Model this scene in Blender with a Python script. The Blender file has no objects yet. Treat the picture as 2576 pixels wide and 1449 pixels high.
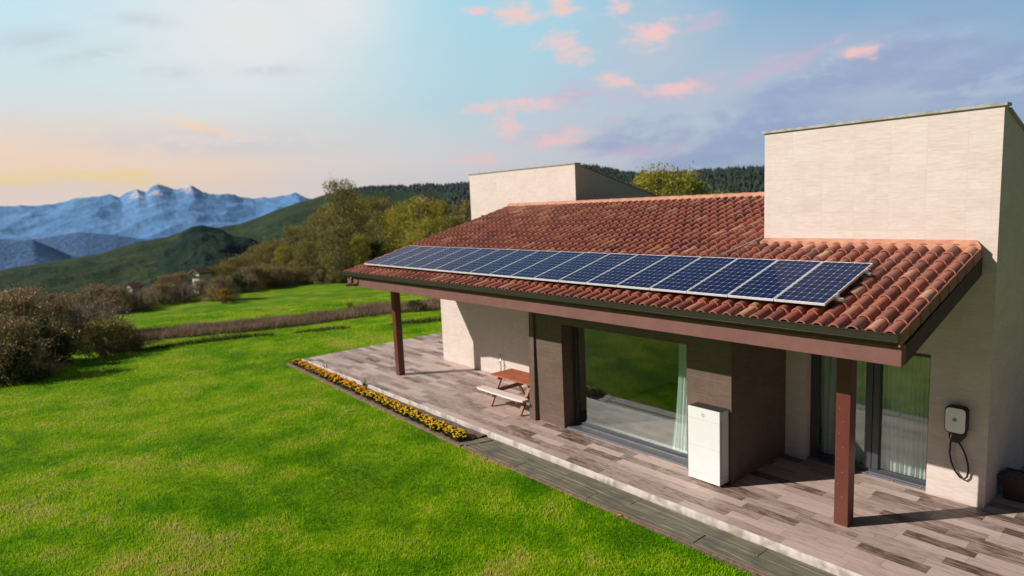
import bpy, math, random
import numpy as np
from mathutils import Vector, Matrix, noise as mn
R = math.radians
random.seed(5); rng = np.random.default_rng(5)
S = bpy.context.scene
col = S.collection

# ---------------------------------------------------------------- camera
CP = np.array([4.0266, -9.3203, 4.8866]); FPX = 1630.757
def _basis(yaw, pit, rol):
    f = np.array([-math.sin(yaw)*math.cos(pit), math.cos(yaw)*math.cos(pit), -math.sin(pit)])
    r = np.array([math.cos(yaw), math.sin(yaw), 0.]); u = np.cross(r, f)
    c, s = math.cos(rol), math.sin(rol)
    return c*r+s*u, -s*r+c*u, f
cr, cu, cf = _basis(R(50.3159), R(7.344), R(-2.5601))
cam = bpy.data.objects.new('camera', bpy.data.cameras.new('camera')); col.objects.link(cam)
cam.matrix_world = Matrix(((cr[0], cu[0], -cf[0], CP[0]), (cr[1], cu[1], -cf[1], CP[1]), (cr[2], cu[2], -cf[2], CP[2]), (0, 0, 0, 1)))
cam.data.sensor_width = 36; cam.data.lens = 36*FPX/2576
cam.data.clip_start = .1; cam.data.clip_end = 40000
cam.data.dof.use_dof = True; cam.data.dof.focus_distance = 9.5; cam.data.dof.aperture_fstop = .75
S.camera = cam
def ray(px, py):                       # photograph measured at 2576 x 1449
    return cf + (px-1288)/FPX*cr - (py-724.5)/FPX*cu
def zp(px, py, z=0):
    d = ray(px, py); return CP + d*((z-CP[2])/d[2])
def yp(px, py, y):
    d = ray(px, py); return CP + d*((y-CP[1])/d[1])
def azel(px, py):
    d = ray(px, py); return math.degrees(math.atan2(-d[0], d[1])), math.degrees(math.atan2(d[2], math.hypot(d[0], d[1])))

# ---------------------------------------------------------------- node helper
def lin(r, g, b):
    f = lambda c: (c/255/12.92) if c/255 <= .04045 else ((c/255+.055)/1.055)**2.4
    return (f(r), f(g), f(b), 1)
class NT:
    def __init__(s, tree): s.t = tree; s.n = tree.nodes; s.l = tree.links
    def node(s, kind, **k):
        n = s.n.new(kind)
        for a, v in k.items(): setattr(n, a, v)
        return n
    def put(s, sock, v):
        if isinstance(v, bpy.types.NodeSocket): s.l.new(v, sock)
        else:
            if hasattr(sock.default_value, '__len__') and not hasattr(v, '__len__'): v = (v,)*len(sock.default_value)
            if hasattr(sock.default_value, '__len__'): v = tuple(v)[:len(sock.default_value)]
            sock.default_value = v
    def m(s, op, a, b=0., c=0., clamp=False):
        n = s.node('ShaderNodeMath', operation=op, use_clamp=clamp)
        s.put(n.inputs[0], a); s.put(n.inputs[1], b); s.put(n.inputs[2], c); return n.outputs[0]
    def add(s, a, b): return s.m('ADD', a, b)
    def sub(s, a, b): return s.m('SUBTRACT', a, b)
    def mul(s, a, b): return s.m('MULTIPLY', a, b)
    def floor(s, a): return s.m('FLOOR', a)
    def ss(s, a, lo, hi, o0=0., o1=1.):
        n = s.node('ShaderNodeMapRange', interpolation_type='SMOOTHSTEP')
        s.put(n.inputs['Value'], a); n.inputs['From Min'].default_value = lo; n.inputs['From Max'].default_value = hi
        n.inputs['To Min'].default_value = o0; n.inputs['To Max'].default_value = o1
        return n.outputs['Result']
    def sep(s, v):
        n = s.node('ShaderNodeSeparateXYZ'); s.put(n.inputs[0], v); return n.outputs
    def comb(s, x, y, z=0.):
        n = s.node('ShaderNodeCombineXYZ'); s.put(n.inputs[0], x); s.put(n.inputs[1], y); s.put(n.inputs[2], z); return n.outputs[0]
    def vm(s, op, a, b=(0, 0, 0)):
        n = s.node('ShaderNodeVectorMath', operation=op); s.put(n.inputs[0], a); s.put(n.inputs[1], b); return n.outputs[0]
    def noise(s, vec, scale, detail=3, rough=.5, dist=0.):
        n = s.node('ShaderNodeTexNoise'); s.put(n.inputs['Vector'], vec)
        n.inputs['Scale'].default_value = scale; n.inputs['Detail'].default_value = detail
        n.inputs['Roughness'].default_value = rough; n.inputs['Distortion'].default_value = dist
        return n.outputs['Fac']
    def white(s, vec):
        n = s.node('ShaderNodeTexWhiteNoise', noise_dimensions='3D'); s.put(n.inputs['Vector'], vec); return n.outputs['Value']
    def mix(s, f, a, b, mode='MIX'):
        n = s.node('ShaderNodeMix', data_type='RGBA', blend_type=mode)
        s.put(n.inputs[0], f); s.put(n.inputs[6], a); s.put(n.inputs[7], b); return n.outputs[2]
    def ramp(s, f, stops):
        n = s.node('ShaderNodeValToRGB'); s.put(n.inputs[0], f); e = n.color_ramp.elements
        while len(e) < len(stops): e.new(.5)
        for q, (p, c) in zip(e, stops): q.position = p; q.color = c if len(c) == 4 else tuple(c)+(1,)
        return n.outputs[0]
    def attr(s, name):
        return s.node('ShaderNodeAttribute', attribute_name=name).outputs['Fac']
    def bump(s, h, strength=.5, dist=.01):
        n = s.node('ShaderNodeBump'); s.put(n.inputs['Height'], h); n.inputs['Strength'].default_value = strength
        n.inputs['Distance'].default_value = dist; return n.outputs[0]
def material(name):
    m = bpy.data.materials.new(name); m.use_nodes = True; t = NT(m.node_tree)
    b = m.node_tree.nodes['Principled BSDF']
    return m, t, b
def c4(c): return tuple(c)+(1,) if len(c) == 3 else tuple(c)
def simple(name, c, rough=.6, metal=0., var=.12, scale=6., bump=0., spec=.5):
    m, t, b = material(name)
    pos = t.node('ShaderNodeNewGeometry').outputs['Position']
    n = t.noise(pos, scale, 4, .6)
    dark = tuple(x*(1-var) for x in c[:3])+(1,); lite = tuple(min(1, x*(1+var)) for x in c[:3])+(1,)
    t.put(b.inputs['Base Color'], t.mix(t.ss(n, .3, .7), dark, lite))
    b.inputs['Roughness'].default_value = rough; b.inputs['Metallic'].default_value = metal
    b.inputs['Specular IOR Level'].default_value = spec
    if bump: t.put(b.inputs['Normal'], t.bump(t.noise(pos, scale*8, 3), bump, .004))
    return m

# ---------------------------------------------------------------- sun and sky
SD = Vector((.71, 1., -.76)).normalized()           # direction the light travels
EL = math.asin(-SD.z); ROT = math.atan2(-SD.x, -SD.y)
sun = bpy.data.objects.new('sun', bpy.data.lights.new('sun', 'SUN')); col.objects.link(sun)
sun.data.energy = 5.0; sun.data.angle = R(.5); sun.data.color = (1., .945, .87)
sun.rotation_euler = SD.to_track_quat('-Z', 'Y').to_euler()
W = bpy.data.worlds.new('World'); S.world = W; W.use_nodes = True
t = NT(W.node_tree); bg = W.node_tree.nodes['Background']
sky = t.node('ShaderNodeTexSky', sky_type='NISHITA', sun_disc=False, sun_elevation=EL, sun_rotation=ROT)
dv = t.vm('NORMALIZE', t.node('ShaderNodeTexCoord').outputs['Generated'])
dx, dy, dz = t.sep(dv)
az = t.mul(t.m('ARCTAN2', t.mul(dx, -1.), dy), 57.2958)
el = t.mul(t.m('ARCSINE', dz), 57.2958)
left = t.ramp(t.m('DIVIDE', el, 24.), [(0., lin(244, 216, 192)), (.1, lin(242, 216, 196)), (.27, lin(230, 218, 208)), (.42, lin(208, 226, 228)), (.7, lin(188, 226, 241)), (1., lin(164, 208, 236))])
mid = t.ramp(t.m('DIVIDE', el, 24.), [(0., lin(236, 218, 208)), (.17, lin(218, 214, 211)), (.35, lin(178, 212, 222)), (.7, lin(166, 212, 229)), (1., lin(140, 195, 222))])
right = t.ramp(t.m('DIVIDE', el, 24.), [(0., lin(150, 170, 198)), (.12, lin(152, 172, 202)), (.34, lin(146, 176, 205)), (.62, lin(122, 168, 205)), (1., lin(92, 154, 198))])
pastel = t.mix(t.ss(az, 48, 80), mid, left)
pastel = t.mix(t.ss(az, 50, 22), pastel, right)
# clouds: streaks and puffs on a layer overhead
cz = t.add(dz, .12)
uv = t.comb(t.m('DIVIDE', dx, cz), t.m('DIVIDE', dy, cz), 0.)
n_big = t.noise(uv, .9, 6, .6, .6)
n_fine = t.noise(uv, 3.2, 7, .62, .5)
n_puff = t.noise(t.comb(t.mul(az, .34), t.mul(el, .9), 3.), 1., 6, .62, .3)
n_lav = t.noise(t.comb(t.add(t.mul(az, .15), t.mul(el, .08)), t.mul(el, .42), 13.), 1., 9, .6, .5)
n_cl = t.noise(t.comb(t.mul(az, .55), t.mul(el, 1.3), 4.), 1., 8, .6, .35)
n_puf2 = t.noise(t.comb(t.mul(az, 1.1), t.mul(el, 2.2), 9.), 1., 5, .6, .2)
def patch(px, py, sx, sy, tilt=0.):    # soft region of the sky, degrees
    a0, e0 = azel(px, py); c, s = math.cos(R(tilt)), math.sin(R(tilt))
    da = t.sub(az, a0); de = t.sub(el, e0)
    u = t.add(t.mul(da, c/sx), t.mul(de, s/sx)); v = t.add(t.mul(da, -s/sy), t.mul(de, c/sy))
    return t.m('POWER', 2.71828, t.mul(t.add(t.mul(u, u), t.mul(v, v)), -1.))
def union(ps):
    o = ps[0]
    for p_ in ps[1:]: o = t.m('MAXIMUM', o, p_)
    return o
c_ = pastel
glow = union([patch(640, 70, 10, 6.), patch(820, 0, 6, 5)])
c_ = t.mix(t.mul(glow, .8), c_, lin(240, 233, 228))
lav = union([patch(1850, 330, 13, 3.2, -10), patch(2150, 180, 11, 3, -12), patch(1600, 350, 7, 2.), patch(2500, 200, 7, 2.6), patch(1750, 400, 9, 1.6)])
pinkreg = union([patch(1300, 35, 2.6, 1.), patch(1410, 18, 1.7, 1.1), patch(1200, 28, 1.2, .4), patch(1560, 15, 1.3, .9), patch(1640, 85, 2.6, 1.2), patch(1400, 105, 2.2, .9), patch(1440, 140, 2.2, .9),
                 patch(1225, 272, 2.6, .7), patch(1330, 262, 3.2, .8), patch(1275, 315, 1.6, 1.4), patch(1190, 402, 2.8, .7), patch(1540, 205, 2, .7), patch(1690, 225, 3., .8), patch(1400, 350, 4, .8, -8), patch(2160, 130, 2, .6)])
def puffs(reg, n, gain, cut, soft):
    return t.ss(t.add(t.mul(reg, 1.15), t.mul(t.sub(n, .5), gain)), cut, cut+soft)
mauve = union([patch(1480, 300, 9, 4.5, -12), patch(1800, 240, 10, 4., -14), patch(1650, 120, 6, 4), patch(2150, 200, 9, 4.)])
c_ = t.mix(t.mul(mauve, .62), c_, lin(196, 198, 210))
n_mx = t.add(t.mul(n_lav, .62), t.mul(n_cl, .38))
c_ = t.mix(t.mul(puffs(lav, n_mx, 3.4, .36, 1.1), .7), c_, lin(146, 160, 199))
c_ = t.mix(t.mul(puffs(t.mul(lav, .7), t.sub(1., n_mx), 3.4, .62, .7), .6), c_, lin(190, 200, 214))
mreg = union([patch(1700, 225, 6, 1.1, -6), patch(1450, 235, 5, 1.2, -10), patch(1380, 345, 4, 1., -10), patch(1950, 170, 6, 1., -14), patch(1620, 380, 5, .8), patch(1770, 60, 2, .8, -20)])
c_ = t.mix(t.mul(puffs(mreg, n_cl, 2.6, .36, .9), .6), c_, lin(206, 184, 205))
c_ = t.mix(t.mul(puffs(pinkreg, n_cl, 2.5, .26, 1.0), .8), c_, lin(240, 204, 200))
c_ = t.mix(t.mul(puffs(t.mul(pinkreg, .9), n_cl, 2.6, .72, .8), .7), c_, lin(250, 196, 184))
orr = union([patch(505, 322, 2.4, .42, 14), patch(60, 410, 11, 1.9), patch(430, 440, 8, 1.4)])
c_ = t.mix(t.mul(orr, .8), c_, lin(255, 216, 178))
yel = union([patch(255, 446, 5., .5, 7), patch(30, 452, 3.4, .5), patch(330, 436, 2., .4, 4)])
c_ = t.mix(t.ss(t.mul(yel, t.ss(n_puf2, .15, .5)), .1, .95, 0, .75), c_, lin(252, 218, 132))
grey = union([patch(90, 98, 3, .7, -14), patch(230, 140, 2.6, .6, -14), patch(430, 182, 2, .5), patch(350, 50, 2.4, .5), patch(680, 178, 3, .5), patch(560, 360, 9, 1., 0)])
c_ = t.mix(t.mul(t.mul(grey, t.ss(n_puff, .3, .6)), .45), c_, lin(190, 192, 204))
# the bright evening side stands behind the house; overhead and behind the camera the blue sky is darkened so that shade stays deep
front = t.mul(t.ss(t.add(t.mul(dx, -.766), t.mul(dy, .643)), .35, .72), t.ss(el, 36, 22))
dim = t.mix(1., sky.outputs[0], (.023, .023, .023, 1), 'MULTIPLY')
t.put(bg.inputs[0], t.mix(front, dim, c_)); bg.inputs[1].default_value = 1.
S.view_settings.view_transform = 'Standard'; S.view_settings.look = 'None'
S.view_settings.exposure = .07; S.view_settings.gamma = 1
S.render.engine = 'CYCLES'; S.cycles.volume_bounces = 0; S.cycles.transparent_max_bounces = 12

# ---------------------------------------------------------------- objects and meshes
def tag(o, label=None, cat=None, group=None, kind=None):
    if label: o['label'] = label
    if cat: o['category'] = cat
    if group: o['group'] = group
    if kind: o['kind'] = kind
    return o
def thing(name, label, cat, loc=(0, 0, 0), rz=0, group=None):
    o = bpy.data.objects.new(name, None); col.objects.link(o); o.empty_display_size = .2
    o.location = loc; o.rotation_euler = (0, 0, rz); return tag(o, label, cat, group)
class MB:
    def __init__(s): s.v = []; s.f = []; s.r = []; s.n = 0
    def raw(s, V, F, r=None):
        s.v.extend([tuple(map(float, p)) for p in V]); s.f.extend([tuple(i+s.n for i in f) for f in F])
        s.r.extend([random.random() if r is None else r]*len(V)); s.n += len(V); return s
    def box(s, x0, x1, y0, y1, z0, z1, r=None):
        return s.raw([(x0, y0, z0), (x1, y0, z0), (x1, y1, z0), (x0, y1, z0), (x0, y0, z1), (x1, y0, z1), (x1, y1, z1), (x0, y1, z1)],
                     [(3, 2, 1, 0), (4, 5, 6, 7), (0, 1, 5, 4), (1, 2, 6, 5), (2, 3, 7, 6), (3, 0, 4, 7)], r)
    def prism(s, poly, axis, a, b, r=None):      # poly in the two other axes, extruded along axis
        n = len(poly)
        def P(q, w):
            return {'x': (w, q[0], q[1]), 'y': (q[0], w, q[1]), 'z': (q[0], q[1], w)}[axis]
        V = [P(q, a) for q in poly]+[P(q, b) for q in poly]
        return s.raw(V, [tuple(range(n)), tuple(range(2*n-1, n-1, -1))]+[(i, i+n, (i+1) % n+n, (i+1) % n) for i in range(n)], r)
    def tube(s, pts, rad, seg=8, caps=True, r=None):
        pts = [Vector(p) for p in pts]; n = len(pts)
        rad = rad if hasattr(rad, '__len__') else [rad]*n
        V = []; F = []
        prev = None
        for i, p in enumerate(pts):
            d = (pts[min(i+1, n-1)]-pts[max(i-1, 0)]).normalized()
            a = d.orthogonal().normalized() if prev is None else (prev-d*prev.dot(d)).normalized()
            prev = a; b = d.cross(a)
            for k in range(seg):
                th = 2*math.pi*k/seg; V.append(p+(a*math.cos(th)+b*math.sin(th))*rad[i])
        for i in range(n-1):
            for k in range(seg):
                F.append((i*seg+k, i*seg+(k+1) % seg, (i+1)*seg+(k+1) % seg, (i+1)*seg+k))
        if caps: F += [tuple(range(seg-1, -1, -1)), tuple((n-1)*seg+k for k in range(seg))]
        return s.raw(V, F, r)
    def beam(s, p, q, w, h, up=(0, 0, 1), r=None):   # rectangular bar from p to q
        p, q = Vector(p), Vector(q); d = (q-p).normalized(); a = d.cross(Vector(up)).normalized()*w/2; b = a.cross(d).normalized()*h/2
        V = [p-a-b, p+a-b, p+a+b, p-a+b, q-a-b, q+a-b, q+a+b, q-a+b]
        return s.raw(V, [(0, 1, 2, 3), (7, 6, 5, 4), (0, 4, 5, 1), (1, 5, 6, 2), (2, 6, 7, 3), (3, 7, 4, 0)], r)
    def blob(s, c, rx, ry, rz, seg=8, rings=5, r=None, jit=0.):
        V = [(c[0], c[1], c[2]-rz)]; F = []
        for i in range(1, rings):
            ph = math.pi*i/rings
            for k in range(seg):
                th = 2*math.pi*k/seg; q = 1+random.uniform(-jit, jit)
                V.append((c[0]+rx*q*math.sin(ph)*math.cos(th), c[1]+ry*q*math.sin(ph)*math.sin(th), c[2]-rz*math.cos(ph)*q))
        V.append((c[0], c[1], c[2]+rz)); L = len(V)-1
        for k in range(seg): F.append((0, 1+(k+1) % seg, 1+k)); F.append((L, L-seg+k, L-seg+(k+1) % seg))
        for i in range(rings-2):
            for k in range(seg):
                a = 1+i*seg; F.append((a+k, a+(k+1) % seg, a+seg+(k+1) % seg, a+seg+k))
        return s.raw(V, F, r)
    def build(s, name, mat, parent=None, smooth=False, bevel=0., loc=None):
        me = bpy.data.meshes.new(name); me.from_pydata(s.v, [], s.f)
        a = me.attributes.new('rnd', 'FLOAT', 'POINT'); a.data.foreach_set('value', np.array(s.r, dtype=np.float32))
        me.materials.append(mat)
        import bmesh
        bm = bmesh.new(); bm.from_mesh(me); bmesh.ops.recalc_face_normals(bm, faces=bm.faces); bm.to_mesh(me); bm.free()
        if smooth: me.shade_smooth()
        o = bpy.data.objects.new(name, me); col.objects.link(o); o.parent = parent
        if loc: o.location = loc
        if bevel:
            b = o.modifiers.new('bevel', 'BEVEL'); b.width = bevel; b.segments = 2; b.limit_method = 'ANGLE'; b.harden_normals = True
            me.shade_smooth()
        return o
def fastmesh(name, V, F, mat, parent=None, rnd=None, smooth=False):
    V = np.asarray(V, np.float32); F = np.asarray(F, np.int32); k = F.shape[1]
    me = bpy.data.meshes.new(name); me.vertices.add(len(V)); me.vertices.foreach_set('co', V.ravel())
    me.loops.add(F.size); me.loops.foreach_set('vertex_index', F.ravel())
    me.polygons.add(len(F)); me.polygons.foreach_set('loop_start', np.arange(0, F.size, k, dtype=np.int32))
    me.polygons.foreach_set('loop_total', np.full(len(F), k, np.int32))
    me.update(calc_edges=True); me.validate()
    if rnd is not None:
        a = me.attributes.new('rnd', 'FLOAT', 'POINT'); a.data.foreach_set('value', np.asarray(rnd, np.float32))
    me.materials.append(mat)
    if smooth: me.shade_smooth()
    o = bpy.data.objects.new(name, me); col.objects.link(o); o.parent = parent
    return o
def copy_tree(o, parent=None):
    c = o.copy(); col.objects.link(c); c.parent = parent
    for ch in o.children: copy_tree(ch, c)
    return c
def sstep(x, a, b):
    q = np.clip((np.asarray(x, float)-a)/(b-a), 0, 1); return q*q*(3-2*q)

# ---------------------------------------------------------------- materials
def world_uv(t):
    g = t.node('ShaderNodeNewGeometry'); x, y, z = t.sep(g.outputs['Position']); nx, ny, nz = t.sep(g.outputs['Normal'])
    side = t.m('GREATER_THAN', t.m('ABSOLUTE', nx), .6)
    u = t.add(t.mul(x, t.sub(1., side)), t.mul(y, side))
    return u, z, g.outputs['Position'], side
def cladding(name, ca, cb, joint, pw, ph, u0, z0, contrast=1., rough=.55):
    m, t, b = material(name)
    u, z, pos, side = world_uv(t)
    row = t.floor(t.m('DIVIDE', t.sub(z, z0), ph)); shift = t.mul(t.sub(t.white(t.comb(row, 3., 7.)), .5), .02)
    uu = t.m('DIVIDE', t.add(t.sub(u, u0), shift), pw); cl = t.floor(uu)
    fu = t.mul(t.m('FRACT', uu), pw); fz = t.mul(t.m('FRACT', t.m('DIVIDE', t.sub(z, z0), ph)), ph)
    d = t.m('MINIMUM', t.m('MINIMUM', fu, t.sub(pw, fu)), t.m('MINIMUM', fz, t.sub(ph, fz)))
    gap = t.ss(d, .0012, .0045, 1., 0.)
    rnd = t.white(t.comb(cl, row, side))
    st = t.comb(t.mul(u, 5.), t.mul(z, 34.), t.mul(rnd, 30.))
    n1 = t.noise(st, 1., 5, .65, .3); n2 = t.noise(t.comb(t.mul(u, 2.), t.mul(z, 4.), t.mul(rnd, 9.)), 1., 4, .6)
    n3 = t.noise(pos, 90., 2, .6)
    f = t.add(t.add(t.mul(n1, .58), t.mul(n2, .32)), t.add(t.mul(rnd, .06), t.mul(n3, .10)))
    c = t.mix(t.ss(f, .35, .72), cb, ca)
    c = t.mix(t.mul(gap, .3), c, joint)
    stv = t.noise(t.comb(t.mul(u, 7.), t.mul(z, .35), side), 1., 4, .7)
    c = t.mix(t.mul(t.ss(stv, .56, .8), .16), c, (.30, .25, .21, 1))
    c = t.mix(t.mul(t.ss(t.add(z, t.mul(n2, .12)), .13, .03), .3), c, (.25, .18, .13, 1))
    t.put(b.inputs['Base Color'], c); b.inputs['Roughness'].default_value = rough
    t.put(b.inputs['Normal'], t.bump(t.sub(t.mul(n1, .25), gap), .35, .004))
    return m
M = {}
M['beige'] = cladding('beige_stone', (.73, .625, .57, 1), (.60, .485, .43, 1), (.52, .41, .35, 1), .527, .30, -2.21, 0.)
M['brown'] = cladding('brown_stone', (.165, .105, .078, 1), (.105, .066, .048, 1), (.27, .21, .16, 1), .56, .31, -6.74, -.1)
# wood-look patio planks
m, t, b = material('patio_planks'); g = t.node('ShaderNodeNewGeometry').outputs['Position']; x, y, z = t.sep(g)
pw, pl = .203, .86
rr = t.m('DIVIDE', t.add(y, 1.095), pw); row = t.floor(rr)
off = t.mul(t.white(t.comb(row, 1.3, 5.)), pl)
uu = t.m('DIVIDE', t.add(x, off), pl); cl = t.floor(uu)
rnd = t.white(t.comb(cl, row, 2.)); rnd2 = t.white(t.comb(cl, row, 8.))
fy = t.mul(t.m('FRACT', rr), pw); fx = t.mul(t.m('FRACT', uu), pl)
d = t.m('MINIMUM', t.m('MINIMUM', fy, t.sub(pw, fy)), t.m('MINIMUM', fx, t.sub(pl, fx)))
gap = t.ss(d, .0008, .0034, 1., 0.)
gv = t.comb(t.add(t.mul(x, 2.2), t.mul(rnd, 40.)), t.mul(y, 48.), t.mul(rnd2, 20.))
gr = t.noise(gv, 1., 6, .7, .4)
sm = t.noise(t.comb(t.add(t.mul(x, 4.), t.mul(rnd, 31.)), t.mul(y, 13.), t.mul(rnd, 7.)), 1., 4, .6, .8)
tone = t.add(t.add(.1, t.mul(t.m('POWER', rnd, .85), .6)), t.add(t.mul(t.sub(gr, .5), 1.3), t.mul(t.sub(sm, .5), .8)))
c = t.ramp(tone, [(-.0, (.085, .052, .038, 1)), (.14, (.19, .12, .09, 1)), (.3, (.36, .26, .22, 1)), (.55, (.53, .39, .335, 1)), (.95, (.69, .53, .465, 1))])
c = t.mix(t.mul(t.ss(sm, .54, .74), .45), c, (.25, .21, .20, 1))
c = t.mix(t.mul(gap, .7), c, (.09, .065, .055, 1))
t.put(b.inputs['Base Color'], c); b.inputs['Roughness'].default_value = .5
t.put(b.inputs['Normal'], t.bump(t.sub(t.mul(gr, .4), gap), .35, .003)); M['patio'] = m
# slate planks of the path
m, t, b = material('slate_planks'); g = t.node('ShaderNodeNewGeometry').outputs['Position']; x, y, z = t.sep(g)
rn = t.attr('rnd')
wv = t.noise(t.comb(t.mul(x, .9), t.mul(y, 2.), rn), 1., 3)
gr = t.noise(t.comb(t.add(t.mul(x, 1.3), t.mul(rn, 30.)), t.add(t.mul(y, 26.), t.mul(wv, 7.)), rn), 1., 6, .72, .2)
c = t.ramp(gr, [(.25, (.07, .064, .046, 1)), (.45, (.15, .137, .098, 1)), (.6, (.22, .195, .135, 1))])
fl = t.m('ABSOLUTE', t.sub(t.m('FRACT', t.add(t.add(t.mul(y, 5.3), t.mul(wv, 1.6)), rn)), .5))
c = t.mix(t.mul(t.ss(fl, .035, .012), t.ss(t.noise(g, 1.7, 2), .4, .55)), c, (.58, .45, .24, 1))
c = t.mix(t.mul(t.ss(t.noise(g, 2.5, 3), .45, .7), .45), c, (.055, .055, .05, 1))
t.put(b.inputs['Base Color'], c); b.inputs['Roughness'].default_value = .6
t.put(b.inputs['Normal'], t.bump(gr, .6, .008)); M['slate'] = m
# concrete lip
m, t, b = material('rough_concrete'); g = t.node('ShaderNodeNewGeometry').outputs['Position']
n = t.noise(g, 22., 6, .75, .4); n2 = t.noise(g, 5., 3)
t.put(b.inputs['Base Color'], t.mix(t.ss(n2, .3, .6), (.34, .28, .245, 1), (.56, .50, .455, 1))); b.inputs['Roughness'].default_value = .9
t.put(b.inputs['Normal'], t.bump(n, .5, .008)); M['concrete'] = m
# terracotta
m, t, b = material('terracotta_tiles'); g = t.node('ShaderNodeNewGeometry').outputs['Position']
rn = t.attr('rnd')
c = t.ramp(rn, [(0., (.14, .06, .05, 1)), (.12, (.25, .085, .065, 1)), (.4, (.32, .098, .066, 1)), (.84, (.39, .125, .08, 1)), (.95, (.50, .22, .13, 1)), (1., (.58, .34, .21, 1))])
n = t.noise(g, 9., 5, .65); n2 = t.noise(g, 46., 4, .7)
c = t.mix(t.mul(t.ss(n, .5, .74), .28), c, (.17, .08, .066, 1))
c = t.mix(t.mul(t.ss(n2, .68, .74), .5), c, (.42, .36, .26, 1))
c = t.mix(t.mul(t.ss(t.noise(g, 13., 4, .8), .715, .74), .8), c, (.35, .25, .03, 1))
t.put(b.inputs['Base Color'], c); b.inputs['Roughness'].default_value = .48; b.inputs['Specular IOR Level'].default_value = .45
t.put(b.inputs['Normal'], t.bump(n2, .25, .003)); M['tile'] = m
m, t, b = material('terracotta_mortar'); g = t.node('ShaderNodeNewGeometry').outputs['Position']
t.put(b.inputs['Base Color'], t.mix(t.ss(t.noise(g, 7., 5, .6), .3, .7), (.46, .19, .115, 1), (.6, .30, .19, 1))); b.inputs['Roughness'].default_value = .8; M['mortar'] = m
M['fascia'] = simple('painted_timber_fascia', (.185, .078, .066), .55, var=.1, scale=3., bump=.5)
M['post'] = simple('painted_steel_post', (.125, .031, .021), .42, var=.08, scale=3.)
M['soffit'] = simple('brown_soffit', (.06, .035, .028), .7)
M['gutter'] = simple('bronze_gutter', (.045, .04, .031), .34, metal=.2, var=.06)
M['coping'] = simple('zinc_coping', (.34, .33, .29), .5, var=.25, scale=9.)
M['gframe'] = simple('anthracite_frame', (.05, .052, .062), .4, var=.05)
M['sill'] = simple('grey_aluminium_sill', (.15, .15, .17), .38, metal=.3, var=.06)
M['plaster'] = simple('interior_plaster', (.42, .38, .33), .9)
M['black'] = simple('black_plastic', (.005, .005, .0055), .4, var=.05)
M['plate'] = simple('light_grey_plate', (.94, .94, .91), .35, var=.03)
M['white'] = simple('white_enamel', (.74, .74, .735), .35, var=.015)
M['whiteside'] = M['white']
M['seam'] = simple('dark_seam', (.12, .12, .12), .6)
M['emblem'] = simple('grey_emblem', (.35, .35, .36), .5)
M['alu'] = simple('aluminium_frame', (.78, .77, .75), .38, metal=.15, var=.08, scale=12.)
M['steel'] = simple('bright_steel', (.6, .6, .6), .3, metal=.8)
M['soil'] = simple('bare_soil', (.15, .105, .08), .95, var=.45, scale=14., bump=.8)
M['edging'] = simple('red_edging', (.21, .125, .095), .85, var=.3, scale=10., bump=.6)
M['wood'] = simple('red_stained_wood', (.42, .115, .05), .5, var=.2, scale=9.)
M['woodleg'] = simple('brown_stained_wood', (.26, .10, .05), .55, var=.2, scale=9.)
M['bleach'] = simple('bleached_bench_wood', (.82, .70, .64), .55, var=.08, scale=16.)
M['pot'] = simple('brown_planter', (.05, .028, .02), .6)
M['redtap'] = simple('red_handle', (.45, .05, .03), .4)
M['pipe'] = simple('galvanised_pipe', (.5, .55, .6), .35, metal=.5)
# solar cells
m, t, b = material('solar_cells'); o_ = t.node('ShaderNodeTexCoord').outputs['Object']; x, y, z = t.sep(o_)
PW, PL = .704, 1.555; mg = .018
cw = (PW-2*mg)/6; ch = (PL-2*mg)/10
ax = t.m('DIVIDE', t.sub(x, mg), cw); ay = t.m('DIVIDE', t.sub(y, mg), ch)
fx = t.mul(t.m('ABSOLUTE', t.sub(t.m('FRACT', ax), .5)), cw*2); fy = t.mul(t.m('ABSOLUTE', t.sub(t.m('FRACT', ay), .5)), ch*2)
dxx = t.mul(t.sub(cw, fx), .5); dyy = t.mul(t.sub(ch, fy), .5)
line = t.m('MAXIMUM', t.m('LESS_THAN', dxx, .0018), t.m('LESS_THAN', dyy, .0018))
dia = t.m('LESS_THAN', t.add(dxx, dyy), .014)
bus = t.mul(t.m('LESS_THAN', t.m('ABSOLUTE', t.sub(t.m('FRACT', t.mul(ax, 3.)), .5)), .02), .07)
msk = t.m('MAXIMUM', t.m('MAXIMUM', t.mul(line, .75), dia), bus)
cv = t.white(t.comb(t.floor(ax), t.floor(ay), 1.))
base = t.mix(cv, (.008, .016, .058, 1), (.013, .025, .082, 1))
t.put(b.inputs['Base Color'], t.mix(msk, base, (.42, .46, .60, 1))); b.inputs['Roughness'].default_value = .3
b.inputs['Coat Weight'].default_value = .75; b.inputs['Coat Roughness'].default_value = .08; b.inputs['Coat IOR'].default_value = 1.07; b.inputs['Specular IOR Level'].default_value = .0
M['cells'] = m
# window glass
m = bpy.data.materials.new('window_glass'); m.use_nodes = True; t = NT(m.node_tree); t.n.clear()
out = t.node('ShaderNodeOutputMaterial'); gl = t.node('ShaderNodeBsdfGlossy'); gl.inputs['Roughness'].default_value = .004; gl.inputs['Color'].default_value = (.9, .95, .92, 1)
tr = t.node('ShaderNodeBsdfTransparent'); tr.inputs['Color'].default_value = (.93, .97, .95, 1)

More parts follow.
